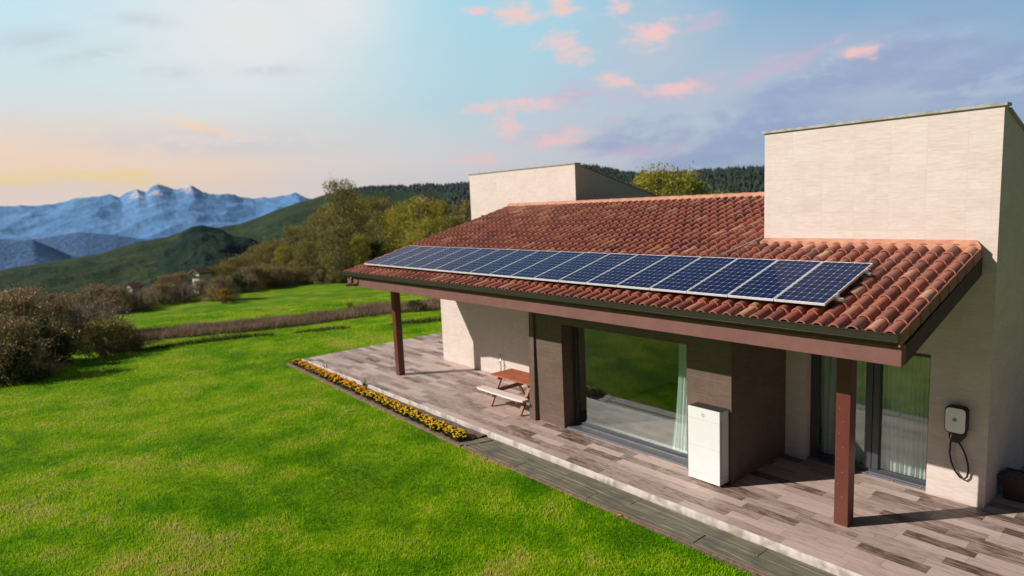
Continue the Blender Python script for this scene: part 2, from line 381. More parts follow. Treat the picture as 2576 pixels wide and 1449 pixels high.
mx = t.node('ShaderNodeMixShader'); gg = t.node('ShaderNodeNewGeometry'); dt = t.node('ShaderNodeVectorMath', operation='DOT_PRODUCT'); t.l.new(gg.outputs['Incoming'], dt.inputs[0]); t.l.new(gg.outputs['Normal'], dt.inputs[1])
t.l.new(t.add(.09, t.mul(.91, t.m('POWER', t.sub(1., t.m('ABSOLUTE', dt.outputs['Value'])), 4.))), mx.inputs[0]); t.l.new(tr.outputs[0], mx.inputs[1]); t.l.new(gl.outputs[0], mx.inputs[2]); t.l.new(mx.outputs[0], out.inputs[0])
M['glass'] = m
# curtains
def cloth(name, c, opacity):
    m = bpy.data.materials.new(name); m.use_nodes = True; t = NT(m.node_tree); t.n.clear()
    out = t.node('ShaderNodeOutputMaterial'); df = t.node('ShaderNodeBsdfDiffuse'); df.inputs[0].default_value = c
    tl = t.node('ShaderNodeBsdfTranslucent'); tl.inputs[0].default_value = c
    tp = t.node('ShaderNodeBsdfTransparent'); a = t.node('ShaderNodeMixShader'); a.inputs[0].default_value = .35
    t.l.new(df.outputs[0], a.inputs[1]); t.l.new(tl.outputs[0], a.inputs[2])
    q = t.node('ShaderNodeMixShader'); n = t.noise(t.node('ShaderNodeNewGeometry').outputs['Position'], 400., 1)
    t.put(q.inputs[0], t.ss(n, .5-opacity*.4, .5+.1)) if opacity < 1 else t.put(q.inputs[0], 1.)
    if opacity < 1: q.inputs[0].default_value = opacity; [t.l.remove(l) for l in list(q.inputs[0].links)]
    t.l.new(tp.outputs[0], q.inputs[1]); t.l.new(a.outputs[0], q.inputs[2]); t.l.new(q.outputs[0], out.inputs[0]); return m
M['curtain'] = cloth('white_curtain_cloth', (.85, .9, .88, 1), .93)
M['sheer'] = cloth('sheer_curtain_cloth', (.86, .9, .9, 1), .85)
# ground
m, t, b = material('grass_ground'); g = t.node('ShaderNodeNewGeometry').outputs['Position']; x, y, z = t.sep(g)
n1 = t.noise(g, .55, 5, .6, .4); n2 = t.noise(g, 3.5, 5, .7); n3 = t.noise(g, 28., 4, .7)
c = t.mix(t.ss(n1, .35, .68), (.10, .25, .005, 1), (.29, .40, .013, 1))
c = t.mix(t.mul(t.ss(n2, .55, .8), .5), c, (.36, .36, .06, 1))
c = t.mix(t.ss(n3, .35, .65, 0., .35), c, (.06, .16, .006, 1))
dist = t.m('SQRT', t.add(t.mul(t.sub(x, 4.), t.sub(x, 4.)), t.mul(t.add(y, 9.), t.add(y, 9.))))
far = t.mix(t.ss(t.noise(g, .05, 5, .6), .4, .6), (.045, .065, .018, 1), (.085, .08, .035, 1))
c = t.mix(t.ss(dist, 62, 85), c, far)
t.put(b.inputs['Base Color'], c); b.inputs['Roughness'].default_value = .9; b.inputs['Specular IOR Level'].default_value = .1
t.put(b.inputs['Normal'], t.bump(t.add(n3, t.mul(n2, .8)), 1., .05)); M['ground'] = m
def leafmat(name, a, bcol, dark=.6, transl=.35, rough=.65):
    m = bpy.data.materials.new(name); m.use_nodes = True; t = NT(m.node_tree); t.n.clear()
    out = t.node('ShaderNodeOutputMaterial'); g = t.node('ShaderNodeNewGeometry').outputs['Position']
    rn = t.attr('rnd'); n = t.noise(g, 1.1, 3, .6)
    c = t.mix(t.ss(t.add(t.mul(rn, .6), t.mul(n, .5)), .25, .85), c4(a), c4(bcol))
    df = t.node('ShaderNodeBsdfPrincipled'); t.put(df.inputs['Base Color'], c); df.inputs['Roughness'].default_value = rough; df.inputs['Specular IOR Level'].default_value = .25
    tl = t.node('ShaderNodeBsdfTranslucent'); t.put(tl.inputs[0], c)
    q = t.node('ShaderNodeMixShader'); q.inputs[0].default_value = transl
    t.l.new(df.outputs[0], q.inputs[1]); t.l.new(tl.outputs[0], q.inputs[2]); t.l.new(q.outputs[0], out.inputs[0]); return m
m = bpy.data.materials.new('mown_grass'); m.use_nodes = True; t = NT(m.node_tree); t.n.clear()
out = t.node('ShaderNodeOutputMaterial'); c = t.ramp(t.attr('rnd'), [(0., (.07, .27, .002, 1)), (.3, (.19, .47, .003, 1)), (.56, (.40, .64, .008, 1)), (.8, (.60, .69, .035, 1)), (1., (.72, .62, .2, 1))])
df = t.node('ShaderNodeBsdfDiffuse'); t.put(df.inputs[0], c); tl = t.node('ShaderNodeBsdfTranslucent'); t.put(tl.inputs[0], c); q = t.node('ShaderNodeMixShader'); q.inputs[0].default_value = .38
t.l.new(df.outputs[0], q.inputs[1]); t.l.new(tl.outputs[0], q.inputs[2]); t.l.new(q.outputs[0], out.inputs[0]); M['grass'] = m
M['reed'] = leafmat('dry_reeds', (.17, .115, .075), (.40, .28, .19), transl=.2)
M['leaf_olive'] = leafmat('olive_autumn_leaves', (.14, .125, .035), (.36, .29, .065))
M['leaf_yellow'] = leafmat('yellowing_leaves', (.22, .205, .03), (.52, .43, .055))
M['leaf_green'] = leafmat('green_leaves', (.13, .17, .03), (.40, .38, .05))
M['leaf_dark'] = leafmat('dark_evergreen_leaves', (.045, .06, .022), (.12, .13, .04))
M['leaf_brown'] = leafmat('brown_bramble_leaves', (.24, .165, .085), (.48, .34, .165), transl=.15)
M['leaf_mauve'] = leafmat('mauve_brown_twigs', (.22, .155, .13), (.38, .28, .23), transl=.15)
M['leaf_orange'] = leafmat('orange_leaves', (.35, .17, .02), (.45, .27, .03))
M['bark'] = simple('grey_bark', (.24, .20, .15), .9, var=.3, scale=8.)
M['forest'] = leafmat('pine_forest', (.016, .032, .019), (.03, .05, .026), transl=0.)
M['hillshrub'] = leafmat('hillside_scrub', (.02, .04, .016), (.04, .062, .02), transl=0.)

# ---------------------------------------------------------------- terrain
EY = [-60, -9, -4.6, -.9, 4.7, 12, 40]; EX = [-27, -24.9, -24.3, -23.7, -20.9, -17.5, -6]
def H(x, y):
    x = np.asarray(x, float); y = np.asarray(y, float)
    r = np.hypot(x-CP[0], y-CP[1]); a = np.degrees(np.arctan2(-(x-CP[0]), y-CP[1]))
    s = np.interp(y, EY, EX)-x
    z = -.15-.55*sstep(s, 0, 1.4)-.022*np.clip(s-1, 0, 40)
    k = sstep(a, 45, 70)*(1-sstep(a, 130, 170))
    z = z-k*.085*np.clip(r-62, 0, 500)-200*sstep(r, 500, 3000)
    z = z+.03*np.sin(x*.55+y*.3)*np.sin(y*.41)*sstep(r, 4, 12)*sstep(-1.9-y+sstep(-x, 17, 19)*40, 0, 2)
    return z
def Hs(x, y): return float(H(x, y))
rad = np.concatenate([np.linspace(0, 70, 141), 70*np.exp(np.linspace(.03, math.log(11000/70), 60))])
na = 240; th = np.linspace(0, 2*np.pi, na, endpoint=False)
gx = CP[0]+rad[:, None]*np.cos(th)[None]; gy = CP[1]+rad[:, None]*np.sin(th)[None]; gz = H(gx, gy)
V = np.stack([gx, gy, gz], -1).reshape(-1, 3)
i, j = np.meshgrid(np.arange(len(rad)-1), np.arange(na), indexing='ij'); j2 = (j+1) % na
F = np.stack([i*na+j, (i+1)*na+j, (i+1)*na+j2, i*na+j2], -1).reshape(-1, 4)
tag(fastmesh('ground', V, F, M['ground'], smooth=True), kind='structure')

def hill(name, prof, r0, r1, y_base, mat, amp, fr, na=260, nr=60, powr=.8, ridged=False, back=1.25, seed=0., az_pad=0):
    """a hill whose crest runs through measured bearings; real distance r0..r1, with its far side"""
    A = []; E = []
    for px, py in prof:
        a, e = azel(px, py); A.append(a); E.append(e)
    A = np.array(A); E = np.array(E); o = np.argsort(A); A = A[o]; E = E[o]
    aa = np.linspace(A[0], A[-1], na); er = np.interp(aa, A, E)
    eb = azel(600, y_base)[1]
    if ridged:
        kk = np.exp(-np.linspace(-2.2, 2.2, 61)**2); kk /= kk.sum(); es = np.convolve(np.pad(er, 30, mode='edge'), kk, 'valid')
    T = np.concatenate([np.linspace(0, 1, nr), np.linspace(1.03, back, 12)])
    V = np.zeros((len(T), na, 3))
    for q, tt in enumerate(T):
        rr_ = r0+(r1-r0)*tt
        if tt <= 1:
            if ridged:
                wob = np.array([(1-tt)*2.6*mn.noise(Vector((a_*.55, tt*5., 2.))) for a_ in aa])
                e = eb+(np.interp(aa+wob, aa, es)-eb)*tt**powr+np.interp(aa+wob, aa, er-es)*tt**7
            else: e = eb+(er-eb)*tt**powr
        else: e = er-(tt-1)/(back-1)*(er-eb+1)*1.
        z = CP[2]+rr_*np.tan(np.radians(e))
        V[q, :, 0] = CP[0]-rr_*np.sin(np.radians(aa)); V[q, :, 1] = CP[1]+rr_*np.cos(np.radians(aa)); V[q, :, 2] = z
        for k in range(na):
            p = Vector((V[q, k, 0]*fr, V[q, k, 1]*fr, seed))
            if ridged: d_ = mn.ridged_multi_fractal(p, 1., 2.1, 6, 1., 2.)-1.
            else: d_ = mn.fractal(p, .9, 2.1, 6)
            w = .25+.75*math.sin(math.pi*min(tt, 1.)) if (tt < .999 and not ridged) else (.3 if not ridged else .75)
            V[q, k, 2] += amp*d_*w
    i, j = np.meshgrid(np.arange(len(T)-1), np.arange(na-1), indexing='ij')
    F = np.stack([i*na+j, i*na+j+1, (i+1)*na+j+1, (i+1)*na+j], -1).reshape(-1, 4)
    ob = tag(fastmesh(name, V.reshape(-1, 3), F, mat, smooth=True), kind='structure')
    return V, aa
def hillmat(name, stops, sc, rough=.95, bumpd=2., extra=None):
    m, t, b = material(name); g = t.node('ShaderNodeNewGeometry').outputs['Position']
    n = t.noise(g, sc, 8, .68, .3); n2 = t.noise(g, sc*9, 5, .7)
    c = t.ramp(t.add(t.mul(n, .65), t.mul(n2, .35)), stops)
    if extra: c = extra(t, c, g)
    t.put(b.inputs['Base Color'], c); b.inputs['Roughness'].default_value = rough; b.inputs['Specular IOR Level'].default_value = .05
    t.put(b.inputs['Normal'], t.bump(t.add(n2, n), 1., bumpd)); return m
def snow(t, c, g):
    x, y, z = t.sep(g); n = t.noise(g, .0016, 8, .75, .5)
    sn = t.sep(t.node('ShaderNodeNewGeometry').outputs['Normal'])[2]
    f = t.mul(t.ss(t.add(z, t.mul(t.sub(n, .5), 700.)), 225, 330), t.ss(t.add(sn, t.mul(t.sub(n, .5), .5)), .86, .93))
    return t.mix(f, c, (.78, .70, .70, 1))
M['mount'] = hillmat('haze_blue_mountain', [(.3, (.10, .245, .50, 1)), (.5, (.13, .29, .56, 1)), (.7, (.20, .35, .58, 1))], .0011, bumpd=18., extra=snow)  # rock painted blue: distance haze put into the base colour
M['foot'] = hillmat('haze_blue_foothill', [(.3, (.08, .17, .36, 1)), (.55, (.115, .205, .40, 1)), (.7, (.18, .23, .38, 1))], .004, bumpd=30.)  # same painted haze, blended towards the mountain blue
M['ghill'] = hillmat('scrub_hillside', [(.36, (.018, .036, .022, 1)), (.5, (.036, .058, .024, 1)), (.66, (.075, .092, .032, 1))], .022, bumpd=2.2)
M['whill'] = hillmat('forest_floor', [(.35, (.012, .024, .012, 1)), (.6, (.03, .05, .016, 1)), (.75, (.08, .11, .03, 1))], .012, bumpd=2.)
M['khill'] = hillmat('dark_wooded_slope', [(.36, (.008, .02, .018, 1)), (.5, (.017, .036, .024, 1)), (.66, (.05, .066, .028, 1))], .03, bumpd=2.4)
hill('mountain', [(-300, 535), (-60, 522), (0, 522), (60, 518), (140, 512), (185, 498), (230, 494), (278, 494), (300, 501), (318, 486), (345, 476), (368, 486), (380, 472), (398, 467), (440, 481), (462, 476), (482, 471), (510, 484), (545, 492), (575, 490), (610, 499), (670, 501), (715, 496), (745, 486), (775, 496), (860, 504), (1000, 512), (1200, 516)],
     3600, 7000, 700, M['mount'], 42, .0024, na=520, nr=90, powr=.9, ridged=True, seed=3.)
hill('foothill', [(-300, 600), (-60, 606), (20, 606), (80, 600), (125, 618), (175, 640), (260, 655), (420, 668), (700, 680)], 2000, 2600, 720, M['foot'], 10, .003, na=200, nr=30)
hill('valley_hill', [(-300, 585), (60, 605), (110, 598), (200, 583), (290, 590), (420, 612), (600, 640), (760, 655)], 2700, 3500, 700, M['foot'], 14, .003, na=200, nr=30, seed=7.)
GV, GA = hill('green_hill', [(-400, 720), (-100, 690), (0, 681), (150, 655), (250, 637), (300, 622), (350, 608), (420, 596), (455, 583), (480, 569), (515, 565), (550, 571), (600, 567), (650, 550), (700, 530), (760, 508), (830, 486), (900, 478), (1000, 478), (1150, 480)],
     150, 850, 745, M['ghill'], 9, .012, na=420, nr=110, powr=.75)
KV, KA = hill('rounded_hill', [(330, 735), (355, 708), (378, 676), (400, 655), (412, 628), (440, 606), (455, 588), (482, 574), (505, 568), (530, 572), (560, 577), (590, 592), (640, 602), (700, 632), (780, 680), (900, 730)],
     170, 560, 745, M['khill'], 11, .02, na=260, nr=110, powr=.8, seed=11.)
WV, WA = hill('wooded_hill', [(780, 520), (850, 492), (900, 480), (960, 476), (1010, 473), (1060, 468), (1120, 468), (1180, 462), (1300, 446), (1420, 428), (1470, 420), (1510, 424), (1550, 433), (1620, 441), (1700, 436), (1760, 433), (1850, 427), (1930, 424), (2300, 402), (2700, 390), (3100, 420)],
     330, 1250, 640, M['whill'], 9, .008, na=420, nr=70, powr=.6, seed=5.)

def scatter_cones(name, V, n, hh, ww, mat, seg=5, tmin=.0, tmax=1.02, shape='cone', keep=None):
    nr_, na_ = V.shape[:2]; top = int((nr_-12)*tmax); lo = int((nr_-12)*tmin)
    qi = rng.uniform(lo, min(top, nr_-2), n); ki = rng.uniform(0, na_-1.001, n)
    i0 = qi.astype(int); k0 = ki.astype(int); fi = (qi-i0)[:, None]; fk = (ki-k0)[:, None]
    P = (V[i0, k0]*(1-fi)+V[i0+1, k0]*fi)*(1-fk)+(V[i0, k0+1]*(1-fi)+V[i0+1, k0+1]*fi)*fk
    if keep is not None: P = P[[keep(p) for p in P]]
    n = len(P); h = rng.uniform(.65, 1.25, n)*hh; w = h*ww*rng.uniform(.8, 1.3, n)
    rings = [(0, .8), (.35, 1.), (.75, .55), (1., .03)] if shape == 'cone' else [(0, .6), (.3, 1.05), (.7, .9), (1., .15)]
    VV = []; a0 = rng.uniform(0, 6.28, n)
    for (q, s_) in rings:
        for k in range(seg):
            a = a0+2*np.pi*k/seg; jr = rng.uniform(.75, 1.2, n)
            VV.append(np.stack([P[:, 0]+w*s_*jr*np.cos(a), P[:, 1]+w*s_*jr*np.sin(a), P[:, 2]-.1*h+h*q*rng.uniform(.93, 1.05, n)], -1))
    VV = np.stack(VV, 1); m_ = VV.shape[1]
    f = np.array([(r_*seg+k, r_*seg+(k+1) % seg, (r_+1)*seg+(k+1) % seg, (r_+1)*seg+k) for r_ in range(len(rings)-1) for k in range(seg)])
    F = (np.arange(n)*m_)[:, None, None]+f[None]
    return fastmesh(name, VV.reshape(-1, 3), F.reshape(-1, 4), mat, rnd=np.repeat(rng.uniform(0, 1, n), m_))
def clearing(p): return mn.noise(Vector((p[0]*.006, p[1]*.006, 2.))) < .33
tag(scatter_cones('pine_forest', WV, 30000, 7.0, .30, M['forest'], tmin=.1, keep=clearing), 'dark pine forest covering the hill behind the house', 'forest', kind='stuff')

# ---------------------------------------------------------------- patio, path, bed
mb = MB(); PE = -1.10
mb.box(-17.2, 9., PE, 10., -.3, 0.)
tag(mb.build('patio', M['patio']), kind='structure')
# rough concrete lip along the patio edge, uneven
V = []; F = []; xs = np.arange(-17.2, 9., .03)
for k, x_ in enumerate(xs):
    w_ = .014+.012*mn.noise(Vector((x_*3, 0, 0)))+.012*mn.noise(Vector((x_*14, 0, 5)))
    h_ = .006*mn.noise(Vector((x_*9, 3, 0)))
    V += [(x_, PE+.002, .004), (x_, PE-w_, -.004+h_), (x_, PE-w_-.006, -.05), (x_, PE-w_-.008-.012*mn.noise(Vector((x_*11, 7, 0))), -.16)]
    if k: a = (k-1)*4; F += [(a+q, a+4+q, a+5+q, a+1+q) for q in range(3)]
tag(fastmesh('patio_kerb', V, F, M['concrete']), kind='structure')
def y_lawn(x):       # lawn side of the bed and of the path
    return float(np.interp(x, [-17.3, -14, -10, -6.9, -3.3, 0, 9], [-1.50, -1.60, -1.74, -1.83, -1.82, -1.74, -1.66]))
XB = -6.95
mb = MB(); xs = np.linspace(-17.25, XB, 60); V = []; F = []
for k, x_ in enumerate(xs):
    for q in range(6):
        y_ = PE-.02+(y_lawn(x_)-PE+.02)*q/5
        V.append((x_, y_, -.10+.03*mn.noise(Vector((x_*4, y_*6, 0)))+.02*math.sin(q/5*math.pi)))
    if k: a = (k-1)*6; F += [(a+q, a+q+1, a+q+7, a+q+6) for q in range(5)]
tag(fastmesh('flower_bed', V, F, M['soil'], smooth=True), kind='structure')
mb = MB(); x_ = -17.4
while x_ < 9:
    L = .48 if x_ < XB else .9
    y0, y1 = y_lawn(x_), y_lawn(x_+L); w_ = .075 if x_ < XB-.3 else .05; j_ = random.uniform(-.006, .006)
    zt_ = -.085 if x_ < XB-.3 else -.105
    mb.raw([(x_, y0-w_+j_, -.25), (x_+L-.01, y1-w_+j_, -.25), (x_+L-.01, y1+j_, -.25), (x_, y0+j_, -.25), (x_, y0-w_+j_, zt_), (x_+L-.01, y1-w_+j_, zt_), (x_+L-.01, y1+j_, zt_), (x_, y0+j_, zt_)],
           [(3, 2, 1, 0), (4, 5, 6, 7), (0, 1, 5, 4), (1, 2, 6, 5), (2, 3, 7, 6), (3, 0, 4, 7)]); x_ += L
tag(mb.build('lawn_edging', M['edging']), kind='structure')
mb = MB()
for lane in (0, 1):
    x_ = XB+.22+(.0 if lane else .35)
    first = True
    while x_ < 9:
        L = random.uniform(1.5, 2.3)
        def yy(x, q): a = PE-.05; c = y_lawn(x)+.004; return a+(c-a)*q
        q0, q1 = ((.0, .48), (.50, 1.))[lane]
        xa = x_ if not first else XB+.22; first = False
        xb = x_+L-.008; zt_ = -.10+random.uniform(-.005, .005)
        mb.raw([(xa, yy(xa, q1), -.2), (xb, yy(xb, q1), -.2), (xb, yy(xb, q0), -.2), (xa, yy(xa, q0), -.2), (xa, yy(xa, q1), zt_), (xb, yy(xb, q1), zt_), (xb, yy(xb, q0), zt_), (xa, yy(xa, q0), zt_)],
               [(3, 2, 1, 0), (4, 5, 6, 7), (0, 1, 5, 4), (1, 2, 6, 5), (2, 3, 7, 6), (3, 0, 4, 7)]); x_ += L
mb.raw([(XB-.02, y_lawn(XB)+.01, -.2), (XB+.19, y_lawn(XB)+.01, -.2), (XB+.36, PE-.13, -.2), (XB+.12, PE-.11, -.2), (XB-.02, y_lawn(XB)+.01, -.085), (XB+.19, y_lawn(XB)+.01, -.085), (XB+.36, PE-.13, -.085), (XB+.12, PE-.11, -.085)],
       [(3, 2, 1, 0), (4, 5, 6, 7), (0, 1, 5, 4), (1, 2, 6, 5), (2, 3, 7, 6), (3, 0, 4, 7)])
tag(mb.build('path', M['slate'], bevel=.006), kind='structure')
mb = MB(); mb.box(XB+.1, 9., -1.85, PE-.02, -.3, -.128); tag(mb.build('path_bed', M['soil']), kind='structure')

# grass blades over the part of the lawn the picture shows
def lawn_pts(n, rmax, rmin=5.5):
    out = []
    a = np.radians(rng.uniform(18, 96, n*2)); u = rng.uniform(0, 1, n*2)
    r = rmin*(rmax/rmin)**u
    x = CP[0]-r*np.sin(a); y = CP[1]+r*np.cos(a)
    yl = np.interp(x, [-17.3, -14, -10, -6.9, -3.3, 0, 9], [-1.50, -1.60, -1.74, -1.83, -1.82, -1.74, -1.66])-.05
    ok = ((y < yl) | (x < -17.32)) & (np.interp(y, EY, EX) < x+60)
    ok &= ~((x > -17.3) & (y > -1.6))
    return x[ok][:n], y[ok][:n], r[ok][:n]
gx, gy, gr_ = lawn_pts(560000, 46.)
n = len(gx); a = rng.uniform(0, 6.28, n); nz = np.array([.8*mn.noise(Vector((x_*.33, y_*.33, 0)))+.65*mn.noise(Vector((x_*1.3, y_*1.3, 6)))+.42*mn.noise(Vector((x_*5, y_*5, 0)))+.55*mn.noise(Vector(((x_*.8+y_*.6)*.12, (y_*.8-x_*.6)*1.1, 3)))+.5*max(0, mn.noise(Vector((x_*.9, y_*.9, 12)))-.25) for x_, y_ in zip(gx, gy)])
hgt = (.028+.022*rng.uniform(0, 1, n))*(1+.25*nz)*(1+gr_*.012); wd = .0036*(1+gr_*.07)
lean = rng.normal(0, .4, (n, 2))*hgt[:, None]
z0 = H(gx, gy)-.004
P0 = np.stack([gx-np.cos(a)*wd, gy-np.sin(a)*wd, z0], -1); P1 = np.stack([gx+np.cos(a)*wd, gy+np.sin(a)*wd, z0], -1)
P2 = np.stack([gx+lean[:, 0], gy+lean[:, 1], z0+hgt], -1)
tag(fastmesh('grass', np.stack([P0, P1, P2], 1).reshape(-1, 3), np.arange(n*3).reshape(-1, 3), M['grass'], rnd=np.repeat(np.clip(.5+.72*nz+rng.normal(0, .15, n), 0, 1), 3)),
    'mown bright green lawn grass beside the path and patio', 'grass', kind='stuff')
a_ = rng.uniform(R(25), R(88), 260); r_ = rng.uniform(6, 24, 260); lx, ly = CP[0]-r_*np.sin(a_), CP[1]+r_*np.cos(a_); ok = ly < -2.1; lx, ly = lx[ok], ly[ok]
LV = []; LF = []
for k, (x_, y_) in enumerate(zip(lx, ly)):
    a1 = random.uniform(0, 6.28); s_ = random.uniform(.012, .028); z_ = Hs(x_, y_)+.035; c_1, s_1 = math.cos(a1)*s_, math.sin(a1)*s_
    LV += [(x_-c_1*1.5, y_-s_1*1.5, z_), (x_+s_1*.8, y_-c_1*.8, z_+random.uniform(0, .012)), (x_+c_1*1.5, y_+s_1*1.5, z_+.006), (x_-s_1*.8, y_+c_1*.8, z_+random.uniform(0, .012))]; LF.append((4*k, 4*k+1, 4*k+2, 4*k+3))
M['dryleaf'] = leafmat('dry_fallen_leaf', (.22, .12, .04), (.45, .34, .14))
tag(fastmesh('fallen_leaves', LV, LF, M['dryleaf'], rnd=rng.uniform(0, 1, len(LV))), 'small dry leaves scattered over the lawn', 'fallen leaves', kind='stuff')
# reeds between the lawn and the meadow
bot = [zp(px, py, -.85) for px, py in ((355, 858), (480, 850), (640, 836), (760, 820), (880, 802), (1000, 788), (1130, 778))]
ab = np.array([math.degrees(math.atan2(-(p[0]-CP[0]), p[1]-CP[1])) for p in bot]); rb = np.array([math.hypot(p[0]-CP[0], p[1]-CP[1]) for p in bot])
o = np.argsort(ab); ab = ab[o]; rb = rb[o]
n = 42000; aa = rng.uniform(ab[0], ab[-1]+3, n); r0 = np.interp(aa, ab, rb); rr_ = r0+rng.uniform(0, 1, n)**.8*3.2
gx = CP[0]-rr_*np.sin(np.radians(aa)); gy = CP[1]+rr_*np.cos(np.radians(aa)); z0 = H(gx, gy)
nz = np.array([mn.noise(Vector((x_*.5, y_*.5, 4))) for x_, y_ in zip(gx, gy)])
hgt = rng.uniform(.12, .42, n)*(1+.6*nz); wd = rng.uniform(.01, .022, n); a = rng.uniform(0, 6.28, n); lean = rng.normal(0, .16, (n, 2))
P0 = np.stack([gx-np.cos(a)*wd, gy-np.sin(a)*wd, z0], -1); P1 = np.stack([gx+np.cos(a)*wd, gy+np.sin(a)*wd, z0], -1); P2 = np.stack([gx+lean[:, 0], gy+lean[:, 1], z0+hgt], -1)
tag(fastmesh('dry_reeds', np.stack([P0, P1, P2], 1).reshape(-1, 3), np.arange(n*3).reshape(-1, 3), M['reed'], rnd=np.repeat(np.clip(.5+.6*nz+rng.normal(0, .2, n), 0, 1), 3)),
    'strip of dry brown reeds between the lawn and the meadow', 'reeds', kind='stuff')

n = 16000; yy_ = rng.uniform(-8.5, 12, n); xx_ = np.interp(yy_, EY, EX)-rng.normal(.35, .22, n)  # dark blades added to draw the shadow line where the lawn drops
nz = np.array([mn.noise(Vector((x_*.35, y_*.35, 8))) for x_, y_ in zip(xx_, yy_)]); k_ = nz > -.12; xx_, yy_, nz = xx_[k_], yy_[k_], nz[k_]; n = len(xx_)
z0 = H(xx_, yy_); hgt = rng.uniform(.05, .2, n)*(1+1.6*nz); wd = rng.uniform(.008, .016, n); a = rng.uniform(0, 6.28, n); lean = rng.normal(0, .08, (n, 2))
P0 = np.stack([xx_-np.cos(a)*wd, yy_-np.sin(a)*wd, z0], -1); P1 = np.stack([xx_+np.cos(a)*wd, yy_+np.sin(a)*wd, z0], -1); P2 = np.stack([xx_+lean[:, 0], yy_+lean[:, 1], z0+hgt], -1)
M['banktuft'] = leafmat('bank_shade_tufts', (.05, .075, .015), (.13, .14, .03), transl=.2)
tag(fastmesh('tufts', np.stack([P0, P1, P2], 1).reshape(-1, 3), np.arange(n*3).reshape(-1, 3), M['banktuft'], rnd=np.repeat(rng.uniform(0, 1, n), 3)), 'dark weeds added to draw the shadow line of the bank where the lawn ends', 'tufts', kind='stuff')

# ---------------------------------------------------------------- house
SL = .2621; YE = -1.12; ZE = 3.17; YR = 5.2
def zr(y): return ZE+SL*(y-YE)          # plane the tiles lie on
YW = 1.98; X0 = -13.40; X1 = 1.19; XT = -2.21; XC = 1.36
house = thing('house', 'stone clad single storey house with terracotta roof and tall wall towers', 'house', (0, 0, 0))
# beige front wall, left part
mb = MB(); mb.prism([(YW, 0), (YW+.25, 0), (YW+.25, zr(YW+.25)-.16), (YW, zr(YW)-.16)], 'x', -13.19, -6.4)
mb.prism([(YW+.25, 0), (YR+.2, 0), (YR+.2, zr(YR)-.16), (YW+.25, zr(YW+.25)-.16)], 'x', -13.19, -12.94)
wl = mb.build('wall', M['beige'], house); wl['label'] = 'beige stone wall behind the picnic table'
# brown block, with the opening of the big window (x -5.81..-2.84, z 0..2.30)
WX0, WX1, WZ = -5.81, -2.65, 2.30; YD = .15; XD = -1.77
mb = MB()
def dw(x0, x1, z0, z1=None, y0=YD, y1=.47):
    if z1 is None: mb.prism([(y0, z0), (y1, z0), (y1, zr(y1)-.16), (y0, zr(y0)-.16)], 'x', x0, x1)
    else: mb.box(x0, x1, y0, y1, z0, z1)
dw(-6.67, WX0, 0); dw(WX1, XD, 0); dw(WX0, WX1, WZ)
mb.prism([(.47, 0), (YW+.25, 0), (YW+.25, zr(YW+.25)-.16), (.47, zr(.47)-.16)], 'x', XD-.25, XD)
mb.prism([(.47, 0), (YW-.003, 0), (YW-.003, zr(YW)-.16), (.47, zr(.47)-.16)], 'x', -6.67, -6.42)
wl = mb.build('wall', M['brown'], house); wl['label'] = 'dark brown stone wall around the big window'
mb = MB(); mb.raw([(-6.85, .06, 0), (-6.655, .06, 0), (-6.655, .2, 0), (-6.85, .2, 0), (-6.78, .13, zr(0)-.13), (-6.66, .13, zr(0)-.13), (-6.66, .2, zr(0)-.13), (-6.78, .2, zr(0)-.13)], [(3, 2, 1, 0), (4, 5, 6, 7), (0, 1, 5, 4), (1, 2, 6, 5), (2, 3, 7, 6), (3, 0, 4, 7)]); mb.build('corner_fin', M['brown'], house)
# right wall + tower front with second window (x -1.38..0.58, z 0..2.27)
VX0, VX1, VZ = -1.38, .575, 2.27; ZT = 6.0; TS = .30
mb = MB()
mb.box(XD+.001, VX0, YW, YW+.25, 0, VZ); mb.box(VX1, XC, YW, YW+.25, 0, VZ)
mb.box(XT, XC, YW, YW+.25, VZ, ZT-.05)
mb.prism([(YW+.25, 0), (8.5, 0), (8.5, ZT-TS*(8.5-YW)-.05), (YW+.25, ZT-TS*.25-.05)], 'x', XC-.25, XC)
mb.prism([(YW+.25, 2.6), (8.5, 2.6), (8.5, ZT-TS*(8.5-YW)-.05), (YW+.25, ZT-TS*.25-.05)], 'x', XT, XT+.25)
tw = mb.build('tower', M['beige'], house); tw['label'] = 'tall beige tower wall rising behind the right of the roof'
mb = MB()
mb.prism([(YW-.035, ZT-.047), (YW+.2, ZT-.047), (YW+.2, ZT-.005), (YW-.035, ZT-.005)], 'x', XT-.05, XC+.035)
mb.prism([(YW+.2, ZT-TS*.2-.046), (8.5, ZT-TS*(8.5-YW)-.046), (8.5, ZT-TS*(8.5-YW)-.01), (YW+.2, ZT-TS*.2-.006)], 'x', XC-.28, XC+.035)
mb.prism([(YW+.2, ZT-TS*.2-.046), (8.5, ZT-TS*(8.5-YW)-.046), (8.5, ZT-TS*(8.5-YW)-.01), (YW+.2, ZT-TS*.2-.006)], 'x', XT-.05, XT+.28)
mb.build('coping', M['coping'], tw)
